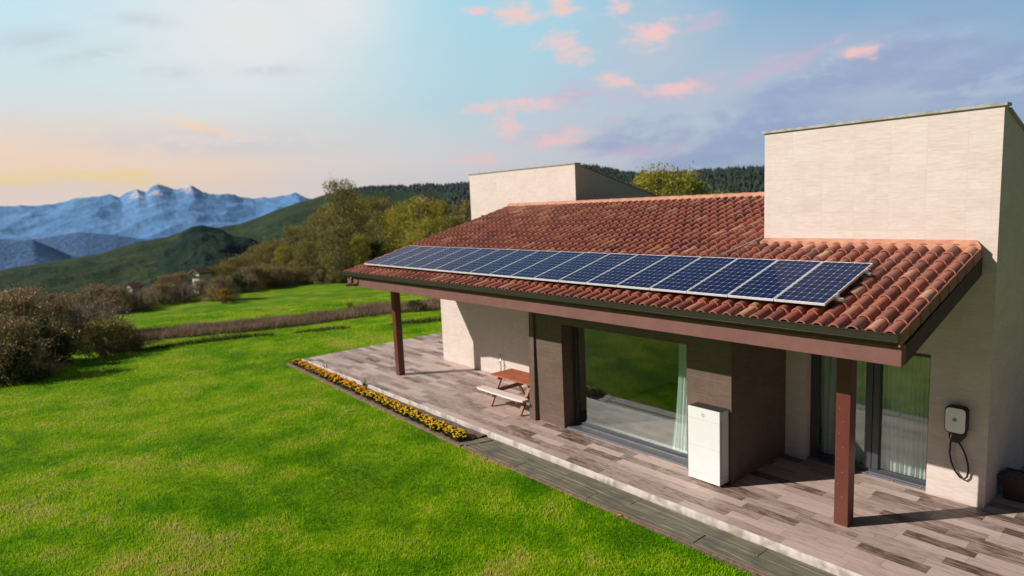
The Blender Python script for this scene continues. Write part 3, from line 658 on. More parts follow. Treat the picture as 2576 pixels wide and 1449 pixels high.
# far tower
FX0, FX1, FY = -15.94, -10.39, 5.40; ZF = 6.09; FS = .272
pA = yp(1210, 541, FY); pB = yp(1250, 556, FY)
mb = MB(); wx0, wx1, wz1, wz0 = pA[0], pA[0]+1.5, pA[2], pA[2]-1.0
mb.box(FX0, wx0, FY, FY+.25, 0, ZF-.04); mb.box(wx1, FX1, FY, FY+.25, 0, ZF-.04); mb.box(wx0, wx1, FY, FY+.25, wz1, ZF-.04); mb.box(wx0, wx1, FY, FY+.25, 0, wz0)
mb.prism([(FY+.25, 0), (11., 0), (11., ZF-FS*(11.-FY)-.04), (FY+.25, ZF-FS*.25-.04)], 'x', FX1-.25, FX1)
mb.prism([(FY+.25, 0), (11., 0), (11., ZF-FS*(11.-FY)-.04), (FY+.25, ZF-FS*.25-.04)], 'x', FX0, FX0+.25)
mb.box(wx0, wx1, FY+.6, FY+.65, wz0, wz1+.2)
tf = mb.build('tower', M['beige'], house); tf['label'] = 'beige tower wall beyond the far end of the roof'
mb = MB(); mb.box(FX0-.03, FX1+.03, FY-.03, FY+.25, ZF-.037, ZF-.005)
mb.prism([(FY+.25, ZF-FS*.25-.036), (11., ZF-FS*(11.-FY)-.036), (11., ZF-FS*(11.-FY)-.01), (FY+.25, ZF-FS*.25-.006)], 'x', FX1-.28, FX1+.03)
mb.build('coping', M['coping'], tf)
mb = MB(); mb.box(wx0+.02, wx1-.02, FY+.12, FY+.15, wz0, wz1-.02); wn = mb.build('window', M['glass'], house)
# interior room shells
mb = MB()
def room(x0, x1, y0, y1, z1):
    mb.box(x0, x1, y1, y1+.1, 0, z1); mb.box(x0-.1, x0-.002, y0, y1, 0, z1); mb.box(x1+.002, x1+.1, y0, y1, 0, z1); mb.box(x0-.1, x1+.1, y0+.02, y1+.1, z1+.002, z1+.1)
room(-6.3, -2.12, .49, 4.6, 2.7); room(-1.9, XC-.36, YW+.27, 5., 2.7)
mb.build('interior_wall', M['plaster'], house)
M['ifloor'] = simple('interior_floor_boards', (.17, .12, .09), .5, var=.3, scale=3.)
mb = MB(); mb.box(-6.29, -2.13, .56, 4.59, .004, .012); mb.build('interior_floor', M['ifloor'], house)

# windows
def window(x0, x1, zt, y, fw, mull=(), slide=None, sill_front=.0):
    f = MB(); d0, d1 = y-.03, y+.05
    f.box(x0, x0+fw, d0, d1, .04, zt); f.box(x1-fw*.4, x1, d0, d1, .04, zt); f.box(x0+fw, x1-fw*.4, d0, d1, zt-fw*.7, zt); f.box(x0+fw, x1-fw*.4, d0, d1, .04, .04+fw*.6)
    for a_, b_ in mull: f.box(a_, b_, d0-.03, d1+.01, .04+fw*.6, zt-fw*.7)
    w = f.build('window', M['gframe'], house, bevel=.004)
    g_ = MB(); g_.box(x0+fw, x1-fw*.4, y+.005, y+.013, .04+fw*.6, zt-fw*.7); g_.build('pane', M['glass'], w)
    s_ = MB(); s_.box(x0, x1, y-.30 if sill_front else y-.12, d0-.001, .0, .032); s_.box(x0, x1, d0-.001, d1, .0, .039)
    s_.box(x0, x1, y-.07, y-.06, .032, .045)
    so = s_.build('sill', M['sill'], w, bevel=.004)
    for q in range(5):
        k = MB(); xx = x0+.2+(x1-x0-.3)*q/4; k.tube([(xx, y-.13, .03), (xx, y-.13, .045)], .011, 8); k.build('screw', M['steel'], so)
    return w
w1 = window(WX0+.002, WX1-.002, WZ-.002, .50, .11, sill_front=.1); w1['label'] = 'wide fixed window in the dark brown wall'
w2 = window(VX0+.002, VX1-.002, VZ-.002, 2.17, .13, mull=((-.42, -.31), (-.30, -.20)), sill_front=0); w2['label'] = 'sliding glass door behind the near post'

# roof tiles
cs = 1/math.hypot(1, SL); sn = SL*cs; PT = .2145
def pl(u, v, w):     # u along x, v up the slope from the eave, w normal to the slope
    return np.stack([u, YE-.02+v*cs-w*sn, ZE-.035+v*sn+w*cs], -1)
nx = int((X1-X0)/PT); EXPO = .345
cols = X1-.095-np.arange(nx)*PT
TV = []; TF = []; TR = []; base_n = 0
th = np.linspace(0, math.pi, 9)
def add_strip(rows, r):
    global base_n
    rows = [np.asarray(q) for q in rows]; k = len(rows[0]); TV.append(np.concatenate(rows))
    for q in range(len(rows)-1):
        for j in range(k-1): TF.append((base_n+q*k+j, base_n+q*k+j+1, base_n+(q+1)*k+j+1, base_n+(q+1)*k+j))
    TR.extend([r]*k*len(rows)); base_n += k*len(rows)
for xc in cols:
    vmax = ((YW-.02) if xc > XT-.02 else YR)
    nrow = int((vmax-YE)/cs/EXPO)+1
    for q in range(nrow):
        r_ = random.random(); ja = random.uniform(-.005, .005); jr = random.uniform(-.004, .004); jv = random.uniform(-.008, .008)
        v0 = q*EXPO+jv; v1 = min(v0+EXPO+.06, (vmax-YE)/cs+.02)
        ro, ri = .079+jr, .064+jr; ru = .066
        def arc(rad_, v, w0, hs=1.): return pl(xc+ja*(1 if v == v0 else 0)+rad_*np.cos(th), np.full(9, v), w0+rad_*hs*np.sin(th))
        add_strip([arc(ro, v0, .022), arc((ro+ru)/2, (v0+v1)/2, .012), arc(ru, v1, .0)], r_)
        add_strip([arc(ri, v0, .018), arc(ro, v0, .022)], .9)      # rim
        if q == 0: add_strip([arc(ri, v0+.15, .014), arc(ri, v0, .018)], 0.)
        # channel tile beside it
        r2 = random.random()*.7; a2 = np.linspace(math.pi, 2*math.pi, 7)
        def pan(rad_, v, w0): return pl(xc-PT/2+rad_*np.cos(a2), np.full(7, v), w0+rad_*.6*np.sin(a2))
        add_strip([pan(.075, v0-(.03 if q else -.0), .052), pan(.066, min(v1, v0+EXPO+.02), .036)], r2)
rt = fastmesh('roof', np.concatenate(TV), np.array(TF), M['tile'], house, rnd=TR, smooth=True)
rt['label'] = 'terracotta barrel tile roof sloping down to the gutter'
# deck, back slope and soffit
mb = MB()
mb.raw([(X0, YE, zr(YE)-.075), (X1-.02, YE, zr(YE)-.075), (X1-.02, YW-.003, zr(YW)-.075), (X0, YW-.003, zr(YW)-.075), (X0, YE+.1, zr(YE)-.165), (X1-.02, YE+.1, zr(YE)-.165), (X1-.02, YW-.003, zr(YW)-.158), (X0, YW-.003, zr(YW)-.158)],
       [(0, 1, 2, 3), (7, 6, 5, 4), (0, 4, 5, 1), (1, 5, 6, 2), (2, 6, 7, 3), (3, 7, 4, 0)])
mb.prism([(YW-.003, zr(YW)-.158), (YR, zr(YR)-.158), (YR, zr(YR)-.075), (YW-.003, zr(YW)-.075)], 'x', X0, XT-.003)
mb.prism([(YR+.002, zr(YR)-.2), (YR+3.9, zr(YR)-1.2), (YR+3.9, zr(YR)-1.1), (YR+.002, zr(YR)-.06)], 'x', FX1+.01, XT-.003)
mb.build('soffit', M['soffit'], rt)
# ridge caps
V = []; mb = MB(); x_ = X0+.02
while x_ < XT-.05:
    L = .43; x2 = min(x_+L, XT-.004); ro = .088
    vs = []
    for k, (xx, rr2) in enumerate(((x_, ro), (x2+.03 if x2 < XT-.01 else x2, ro*.86))):
        for q in range(9):
            a_ = math.pi*q/8; vs.append((xx, YR-.02+rr2*1.15*math.cos(a_), zr(YR)+.01+rr2*math.sin(a_)))
    mb.raw(vs, [(q, q+1, q+10, q+9) for q in range(8)], random.uniform(.5, 1)); x_ += L-.01
mb.build('ridge_cap', M['mortar'], rt, smooth=True)
mb = MB(); mb.prism([(YR-.13, zr(YR)-.06), (YR+.02, zr(YR)-.04), (YR-.0, zr(YR)+.05), (YR-.12, zr(YR)+.012)], 'x', X0+.03, XT-.006); mb.build('ridge_mortar', M['mortar'], rt)
mb = MB()
mb.raw([(XT, YW-.004, zr(YW)+.085), (X1-.08, YW-.004, zr(YW)+.085), (X1+.01, YW-.15, zr(YW)+.0), (XT-.02, YW-.13, zr(YW)+.015), (XT, YW-.004, zr(YW)-.1), (X1-.06, YW-.004, zr(YW)-.1), (X1, YW-.15, zr(YW)-.1), (XT-.02, YW-.13, zr(YW)-.1)],
       [(3, 2, 1, 0), (4, 5, 6, 7), (0, 1, 5, 4), (1, 2, 6, 5), (2, 3, 7, 6), (3, 0, 4, 7)])
mb.build('flashing', M['mortar'], rt)
mb = MB(); mb.tube([(XT-.02, YW-.05, zr(YW)+.10), (XT-.32, YW-.9, zr(YW-.9)+.075), (XT-.7, YW-1.3, zr(YW-1.3)+.07)], .012, 6); mb.build('cable', M['steel'], rt)
# verge tiles, on edge down the side
for xs_, sg in ((X1, 1), (X0, -1)):
    mb = MB(); v = 0
    while v < ((YW-YE)/cs if sg > 0 else (YR-YE)/cs)-.1:
        v1 = min(v+EXPO-.004, (YW-.003-YE)/cs if sg > 0 else 99)
        ya, yb = YE-.02+v*cs, YE-.02+v1*cs; o1, o2 = .022, .012
        mb.raw([(xs_+sg*.0, ya, zr(ya)+.01), (xs_+sg*o1, ya, zr(ya)-.135), (xs_+sg*o2, yb, zr(yb)-.135), (xs_, yb, zr(yb)+.0), (xs_-sg*.02, ya, zr(ya)+.01), (xs_-sg*.0, ya, zr(ya)-.135), (xs_-sg*.01, yb, zr(yb)-.135), (xs_-sg*.02, yb, zr(yb)+.0)],
               [(0, 1, 2, 3), (7, 6, 5, 4), (0, 4, 5, 1), (1, 5, 6, 2), (2, 6, 7, 3), (3, 7, 4, 0)], random.uniform(.1, .6)); v += EXPO
    mb.build('verge_tile', M['tile'], rt)
# fascia and side beams
ZB, ZBT, YB = 2.77, 3.03, -1.03
mb = MB(); mb.box(X0-.02, -12.66, YB, YB+.14, ZB, ZBT); mb.box(-12.655, X1, YB, YB+.14, ZB, ZBT); fb = mb.build('fascia_beam', M['fascia'], house, bevel=.006)
mb = MB(); mb.box(X0, X1-.03, YB+.015, YB+.1, ZBT+.001, zr(YE)-.05); mb.build('eave_board', M['soffit'], house)
for x0_, x1_, ye_ in ((X1-.13, X1-.002, YW-.004), (X0-.018, X0+.12, YR)):
    mb = MB(); mb.prism([(YB+.142, ZB+.003), (ye_, ZB+SL*(ye_-YB)), (ye_, zr(ye_)-.172), (YB+.142, zr(YB)-.172)], 'x', x0_, x1_); mb.build('side_beam', M['soffit'], house)
# gutter: channel with lips
mb = MB(); gy0, gy1, gz0, gz1 = -1.205, -1.085, 3.088, 3.195
mb.prism([(gy1, gz1), (gy1, gz0+.01), (gy0+.025, gz0), (gy0+.012, gz0+.02), (gy0, gz1-.02), (gy0-.008, gz1-.006), (gy0+.004, gz1), (gy0+.018, gz1-.01), (gy0+.03, gz0+.03), (gy1-.012, gz0+.03), (gy1-.012, gz1)], 'x', X0-.04, X1+.0)
gu = mb.build('gutter', M['gutter'], house)
mb = MB(); mb.tube([(X0-.04, gy0+.022, gz0+.008), (X1, gy0+.022, gz0+.008)], .008, 6); mb.tube([(X0-.04, gy0-.002, gz1-.004), (X1, gy0-.002, gz1-.004)], .008, 6); mb.build('gutter_lip', M['gutter'], gu)
mb = MB(); mb.prism([(gy1+.002, gz1), (gy1+.002, gz0), (gy0+.015, gz0-.005), (gy0-.01, gz1)], 'x', X1+.001, X1+.009); mb.build('end_cap', M['gutter'], gu); mb = MB(); mb.prism([(gy1, gz1), (gy1, gz0), (gy0+.02, gz0), (gy0-.006, gz1)], 'x', X0-.05, X0-.041); mb.build('end_cap', M['gutter'], gu)
mb = MB(); mb.tube([(-12.85, -1.17, 3.06), (-12.85, -1.16, 2.96), (-12.9, -1.13, 2.9), (-13.38, -1.09, 2.78), (-13.45, -1.05, 2.765), (-13.46, -.75, 2.75)], .035, 8); mb.build('downpipe', M['gutter'], gu, smooth=True)
# posts
for xp in (0., -12.81):
    mb = MB(); mb.box(xp, xp+.2, 0, .2, 0, zr(0)-.162); p_ = mb.build('post', M['post'], house, bevel=.006)
    p_['label'] = 'reddish brown square post at the near corner of the patio' if xp == 0 else 'reddish brown square post at the far end of the patio'
    for q in range(9):
        mb = MB(); mb.blob((xp+.05+.06*(q % 2), -.002, .25+.19*q), .006, .003, .006, 6, 4); mb.build('screw', M['steel'], p_)

# ---------------------------------------------------------------- curtains
def curtain(name, x0, x1, y, z0, z1, folds, amp, mat, flare=0., seed=0):
    nu, nv = folds*8, 24; V = []; F = []
    for j in range(nv+1):
        q = j/nv
        for i in range(nu+1):
            s_ = i/nu; fl = flare*max(0, 1-q)**1.6
            xx = x0-fl*(1-s_)+(x1-x0)*s_+.02*math.sin(q*3+s_*9+seed)*(1-s_)
            ph = s_*folds*2*math.pi+1.4*mn.noise(Vector((s_*6+seed, q*.7, 0)))
            V.append((xx, y+amp*math.sin(ph)*(.7+.5*mn.noise(Vector((s_*9, q*1.5, seed)))), z0+(z1-z0)*q))
    for j in range(nv):
        for i in range(nu): a = j*(nu+1)+i; F.append((a, a+1, a+nu+2, a+nu+1))
    return fastmesh(name, V, F, mat, smooth=True)
tag(curtain('curtain', yp(1709, 1000, .60)[0], yp(1727, 1000, .60)[0]+.16, .60, .05, 2.24, 6, .03, M['curtain'], flare=.2), 'bright white curtain gathered at the right end of the big window', 'curtain')
tag(curtain('curtain', -1.25, -.46, 2.30, .10, 2.2, 8, .04, M['sheer'], seed=2), 'bluish sheer curtain hanging left of the sliding door mullion', 'curtain')
tag(curtain('curtain', -.40, .56, 2.30, .07, 2.2, 13, .04, M['sheer'], seed=6), 'pleated sheer curtain behind the right glass door panel', 'curtain')

# ---------------------------------------------------------------- solar panels
NP_ = 18; PP = (12.92)/NP_; ROTX = math.atan(SL)
def roofpt(x, y, off): return (x, y-off*sn, zr(y)+off*cs)
Y0P = -.775
places = ['first', 'second', 'third', 'fourth', 'fifth', 'sixth', 'seventh', 'eighth', 'ninth']
panel = thing('solar_panel', '', 'solar panel', group='solar panels in one row along the roof')
mb = MB(); tk = .034; fw = .011
mb.box(0, PW, 0, fw, 0, tk); mb.box(0, PW, PL-fw, PL, 0, tk); mb.box(0, fw, fw, PL-fw, 0, tk); mb.box(PW-fw, PW, fw, PL-fw, 0, tk)
mb.build('frame', M['alu'], panel, bevel=.0015)
mb = MB(); mb.box(fw, PW-fw, fw, PL-fw, .022, tk-.003); mb.build('cell_sheet', M['cells'], panel)
for k in range(NP_):
    p_ = panel if k == 0 else copy_tree(panel)
    xx = .19-PP*(k+1)+.007
    p_.location = roofpt(xx, Y0P, .125); p_.rotation_euler = (ROTX, 0, 0)
    if k < 9: p_['label'] = ('blue solar panel, %s of the row counted from the near end' % places[k]) if k else 'blue solar panel at the near end of the row, with end clamps'
    else: p_['label'] = ('blue solar panel, %s of the row counted from the far end' % places[17-k]) if k < 17 else 'blue solar panel at the far end of the row, above the roof corner'
for nm, yv in (('lower', -.48), ('upper', .45)):
    mb = MB(); a = Vector(roofpt(-12.68, yv, .10)); b_ = Vector(roofpt(.29 if nm == 'lower' else .26, yv, .10))
    mb.beam(a, b_, .036, .036, up=(0, -sn, cs)); r_ = mb.build('mounting_rail', M['steel'])
    tag(r_, 'metal mounting rail under the %s edge of the solar panels' % nm, 'rail', 'mounting rails under the panels')
    mb = MB(); c0 = Vector(roofpt(.215, yv, .132)); mb.beam(c0, c0+Vector((0, -sn*.045, cs*.045)), .03, .04); mb.blob(c0+Vector((.02, 0, .02)), .012, .012, .018, 8, 4)
    cl = mb.build('end_clamp', M['steel'], r_)

# ---------------------------------------------------------------- battery cabinet
bx = thing('battery_cabinet', 'white upright battery cabinet standing against the dark brown wall', 'battery cabinet', (-2.43, -.135, 0))
w_, d_, h_ = .615, .275, 1.31
mb = MB(); mb.box(0, w_, .035, d_, .03, h_-.004); mb.build('body', M['white'], bx, bevel=.006)
z_ = [.03, .155, .63, 1.11, h_+.004]
for a_, b_ in zip(z_[:-1], z_[1:]):
    mb = MB(); mb.box(-.002, w_+.002, 0, .033, a_+.002, b_-.002); mb.build('front_panel', M['white'], bx, bevel=.003)
mb = MB(); mb.box(.012, w_-.006, .040, d_-.004, h_-.004, h_+.003); mb.build('top_vent', M['black'], bx)
mb = MB(); mb.box(w_-.0005, w_+.002, .06, .068, .16, h_-.15); mb.box(w_-.0005, w_+.0015, .035, d_-.005, .150, .153); mb.build('side_seam', M['seam'], bx)
mb = MB()
ex, ez = .30, 1.20
mb.tube([(ex-.035, -.003, ez+.02), (ex-.02, -.003, ez+.0), (ex-.01, -.003, ez+.03), (ex+.005, -.003, ez+.0), (ex+.015, -.003, ez+.025), (ex+.035, -.003, ez+.005)], .0025, 5)
mb.tube([(ex-.02, -.003, ez-.012), (ex, -.003, ez-.038), (ex+.022, -.003, ez-.01)], .0025, 5); mb.build('emblem', M['emblem'], bx)
for q in (.05, w_-.05):
    for yq in (.06, d_-.05): mb = MB(); mb.tube([(q, yq, 0), (q, yq, .03)], .018, 8); mb.build('foot', M['black'], bx)

# ---------------------------------------------------------------- car charger
cx, cz_ = .975, 1.335
ch = thing('wall_charger', 'black car charger with light grey front mounted on the stone wall', 'car charger', (cx, YW, cz_))
def rrect(w, h, r, n=6, cx=0, cz=0, taper=0.):
    P = []
    for (sx, sz, a0) in ((1, 1, 0), (-1, 1, 90), (-1, -1, 180), (1, -1, 270)):
        for q in range(n+1):
            a = R(a0+90*q/n); P.append((cx+sx*(w/2-r)+r*math.cos(a), cz+sz*(h/2-r)+r*math.sin(a)))
    return P
mb = MB(); mb.prism(rrect(.29, .42, .07), 'y', -.14, -.003); mb.build('housing', M['black'], ch, bevel=.012)
mb = MB(); mb.prism([(-.10, -.15), (.12, -.15), (.125, -.25), (.07, -.34), (.02, -.37), (-.05, -.36), (-.09, -.31)], 'y', -.10, -.003); mb.build('socket_holder', M['black'], ch, bevel=.01)
mb = MB(); mb.prism(rrect(.262, .382, .06), 'y', -.150, -.141); mb.build('front_plate', M['plate'], ch, bevel=.003)
mb = MB(); mb.tube([(-.005, -.151, .01), (-.005, -.157, .01)], .027, 20); bt = mb.build('button_ring', M['gframe'], ch)
mb = MB(); mb.tube([(-.005, -.157, .01), (-.005, -.160, .01)], .02, 20); mb.build('button', M['emblem'], bt)
mb = MB(); pts = [(-.06, -.06, -.32), (-.075, -.055, -.42), (-.08, -.05, -.56), (-.055, -.05, -.70), (0, -.05, -.83), (.07, -.05, -.915), (.12, -.05, -.93), (.16, -.05, -.88), (.175, -.05, -.78), (.16, -.05, -.66), (.12, -.05, -.52), (.07, -.05, -.42), (.02, -.05, -.35)]
mb.tube(pts, .0135, 8); mb.build('cable', M['black'], ch, smooth=True)
mb = MB(); mb.tube([(-.045, -.112, -.21), (-.05, -.112, -.25), (-.062, -.105, -.28), (-.062, -.09, -.34)], .007, 6); mb.build('plug_lever', M['steel'], ch, smooth=True)

# ---------------------------------------------------------------- picnic table
TX0, TX1, TY = -8.50, -6.92, .58
pt_ = thing('picnic_table', 'red wooden picnic table with pale benches beside the brown wall', 'picnic table', (-7.7, TY, 0))
Lh = .78; TH = .74
mb = MB()
for k in range(6):
    y_ = -.345+k*.116; mb.box(-Lh, Lh, y_, y_+.104, TH-.035, TH)
mb.build('tabletop', M['wood'], pt_, bevel=.004)
for s_ in (-1, 1):
    V = []; mb = MB(); n_ = 14
    for k in range(n_):
        xa = -Lh-.12+(2*Lh+.16)*k/(n_-1); e_ = 1-abs(2*k/(n_-1)-1)**6
        V.append((xa, .125*(.72+.28*e_)+.008*math.sin(k*1.7)))
    poly = [(x_, y_) for x_, y_ in V]+[(x_, -y_) for x_, y_ in reversed(V)]
    mb.prism([(p[0], p[1]+s_*.60) for p in poly], 'z', .405, .45); b_ = mb.build('bench', M['bleach'] if s_ < 0 else M['wood'], pt_, bevel=.006)
    b_['label'] = 'pale bleached front bench plank' if s_ < 0 else 'red rear bench plank'
for xx in (-.55, .55):
    for s_ in (-1, 1):
        mb = MB(); mb.beam((xx, s_*.18, TH-.04), (xx, s_*.56, .01), .045, .10, up=(1, 0, 0)); mb.build('leg', M['woodleg'], pt_, bevel=.004)
    mb = MB(); mb.beam((xx+.04, -.68, .375), (xx+.04, .68, .375), .04, .09); mb.build('crossbar', M['woodleg'], pt_, bevel=.004)
    mb = MB(); mb.beam((xx+.04, -.33, TH-.075), (xx+.04, .33, TH-.075), .04, .07); mb.build('top_brace', M['woodleg'], pt_, bevel=.004)
# standpipe
tp = thing('water_tap', 'thin galvanised standpipe with red handle against the beige wall', 'water tap', (-10.15, 1.90, 0))
mb = MB(); mb.tube([(0, 0, 0), (0, 0, .60)], .018, 8); mb.tube([(0, 0, .46), (0, -.08, .45), (0, -.1, .41)], .012, 8); mb.build('pipe', M['pipe'], tp, smooth=True)
mb = MB(); mb.tube([(0, 0, .60), (0, 0, .64)], .012, 6); mb.tube([(-.06, 0, .655), (.05, -.02, .69)], .014, 6); mb.build('handle', M['redtap'], tp)
# planter at the right edge
pn = thing('planter', 'brown tapered planter box standing in the shade by the tower side', 'planter', (1.62, 2.75, 0))
mb = MB()
def taper(mb, a, b, z0, z1, s, c=(0, 0)):
    V = [(sx*a/2*s, sy*b/2*s, z0) for sx, sy in ((-1, -1), (1, -1), (1, 1), (-1, 1))]+[(sx*a/2, sy*b/2, z1) for sx, sy in ((-1, -1), (1, -1), (1, 1), (-1, 1))]
    mb.raw(V, [(3, 2, 1, 0), (4, 5, 6, 7), (0, 1, 5, 4), (1, 2, 6, 5), (2, 3, 7, 6), (3, 0, 4, 7)])
taper(mb, .42, .42, 0, .34, .78); mb.build('pot', M['pot'], pn, bevel=.006)
mb = MB()
for (a0, a1, b0, b1) in ((-.225, .225, -.225, -.185), (-.225, .225, .185, .225), (-.225, -.185, -.185, .185), (.185, .225, -.185, .185)): mb.box(a0, a1, b0, b1, .341, .375)
mb.build('rim', M['pot'], pn); mb = MB(); mb.box(-.184, .184, -.184, .184, .343, .352); mb.build('soil', M['soil'], pn)

# ---------------------------------------------------------------- flowers
M['bloomy'] = leafmat('yellow_petals', (.80, .46, .01), (.95, .64, .015), transl=.15)
M['bloomo'] = leafmat('orange_petals', (.85, .36, .008), (.95, .52, .01), transl=.15)
M['fleaf'] = leafmat('marigold_leaves', (.03, .05, .012), (.09, .11, .03))
def leaf_cloud(P, size, rnd=None, aspect=1.7, up=.0):
    n = len(P); size = np.broadcast_to(size, (n,)) if not hasattr(size, '__len__') else size
    d = rng.normal(0, 1, (n, 3)); d[:, 2] += up; d /= np.linalg.norm(d, axis=1)[:, None]
    e = rng.normal(0, 1, (n, 3)); e -= d*(d*e).sum(1)[:, None]; e /= np.linalg.norm(e, axis=1)[:, None]
    d = d*(size*.5*aspect)[:, None]; e = e*(size*.5)[:, None]
    V = np.stack([P-d, P+e, P+d, P-e], 1).reshape(-1, 3)
    if rnd is None: rnd = rng.uniform(0, 1, n)
    return V, np.arange(4*n).reshape(-1, 4), np.repeat(rnd, 4)
def marigold_meshes(seed, bm_):
    global random
    root = bpy.data.objects.new('marigold_plant', None); col.objects.link(root)
    n = 420; q = rng.normal(0, 1, (n, 3)); q /= np.linalg.norm(q, axis=1)[:, None]; q[:, 2] = abs(q[:, 2])
    P = q*np.array([.21, .15, .15])*rng.uniform(.55, 1., n)[:, None]
    V, F, r_ = leaf_cloud(P, .034); fo = fastmesh('foliage', V, F, M['fleaf'], root, rnd=r_)
    mb = MB()
    for k in range(46):
        a = random.uniform(0, 6.28); rr2 = math.sqrt(random.random()); x_, y_ = .2*rr2*math.cos(a), .14*rr2*math.sin(a); zz = .16*math.sqrt(max(.05, 1-rr2*rr2*.8))+random.uniform(0, .03)
        s_ = random.uniform(.016, .026); r__ = random.random()
        mb.blob((x_, y_, zz), s_, s_, s_*.55, 8, 4, r__, jit=.22)
    mb.build('blooms', bm_, root)['kind'] = 'stuff'
    return root
protos = [marigold_meshes(k, M['bloomo'] if k < 2 else M['bloomy']) for k in range(4)]
xs = np.linspace(-16.9, -7.25, 27)
for k, x_ in enumerate(xs):
    pr = protos[(k % 2) if k < 14 else 2+(k % 2)]
    o = copy_tree(pr); o.location = (x_+random.uniform(-.04, .04), y_lawn(x_)+.155+random.uniform(-.02, .02), -.11)
    o.rotation_euler = (0, 0, random.uniform(0, 6.28)*0+random.choice((0, 3.14))+random.uniform(-.3, .3)); s_ = random.uniform(1.0, 1.25); o.scale = (s_, s_, s_)
    if k == 26: lb = 'yellow marigold clump at the near end of the flower bed, beside the path slab'
    elif k == 0: lb = 'orange marigold clump at the far end of the flower bed, by the patio corner'
    elif k < 14: lb = 'orange marigold clump in the far half of the flower bed row'
    else: lb = 'golden yellow marigold clump in the near half of the flower bed row'
    tag(o, lb, 'flowers', ('marigolds at the near end' if k == 26 else 'marigolds at the far end') if k in (0, 26) else ('orange marigolds in the bed' if k < 14 else 'yellow marigolds in the bed'))
for pr in protos:
    for ch_ in list(pr.children): bpy.data.objects.remove(ch_)
    bpy.data.objects.remove(pr)
M['agave'] = simple('grey_green_spikes', (.05, .065, .055), .6)
for k, (px, py, hh, lb) in enumerate(((820, 932, .24, 'dark spiky plant farthest along the bed, near the patio corner'), (859, 945, .13, 'tiny dark spiky plant, second from the far end of the bed'), (880, 952, .12, 'tiny dark spiky plant just left of the largest spiky one'),
                                      (916, 975, .30, 'largest dark spiky plant in the bed, behind the marigolds'), (961, 988, .14, 'small dark spiky plant nearest the camera in the bed'))):
    p0 = zp(px, py, -.1); mb = MB()
    for q in range(16):
        a = random.uniform(0, 6.28); ln = hh*random.uniform(.7, 1.1); sp = random.uniform(.1, .45)
        b0 = Vector((.015*math.cos(a), .015*math.sin(a), 0)); tip = Vector((ln*sp*math.cos(a), ln*sp*math.sin(a), ln)); w2 = Vector((-math.sin(a), math.cos(a), 0))*.014
        md = b0.lerp(tip, .5)+Vector((0, 0, ln*.06))
        mb.raw([b0-w2, b0+w2, md+w2*.8, tip, md-w2*.8, md+Vector((math.cos(a), math.sin(a), 0))*.006], [(0, 1, 5), (1, 2, 5), (2, 3, 5), (3, 4, 5), (4, 0, 5)])
    o = mb.build('spiky_plant', M['agave'], loc=(p0[0], max(p0[1], PE-.2), -.11)); tag(o, lb, 'plant', 'spiky plants in the flower bed')
# one yellow dandelion on the lawn
p0 = zp(1558, 1301, -.13); mb = MB()
for q in range(12):
    a = q*.524; mb.raw([(0, 0, .045), (.022*math.cos(a-.2), .022*math.sin(a-.2), .05), (.026*math.cos(a), .026*math.sin(a), .052), (.022*math.cos(a+.2), .022*math.sin(a+.2), .05)], [(0, 1, 2, 3)], .8)
mb.blob((0, 0, .048), .012, .012, .008, 8, 4, .5)
dn = thing('dandelion', 'single yellow flower in the lawn beside the path edging', 'flower', (p0[0], p0[1], -.14)); mb.build('bloom', M['bloomy'], dn)
mb = MB(); mb.tube([(0, 0, 0), (.003, 0, .046)], .002, 5); mb.build('stem', M['fleaf'], dn)

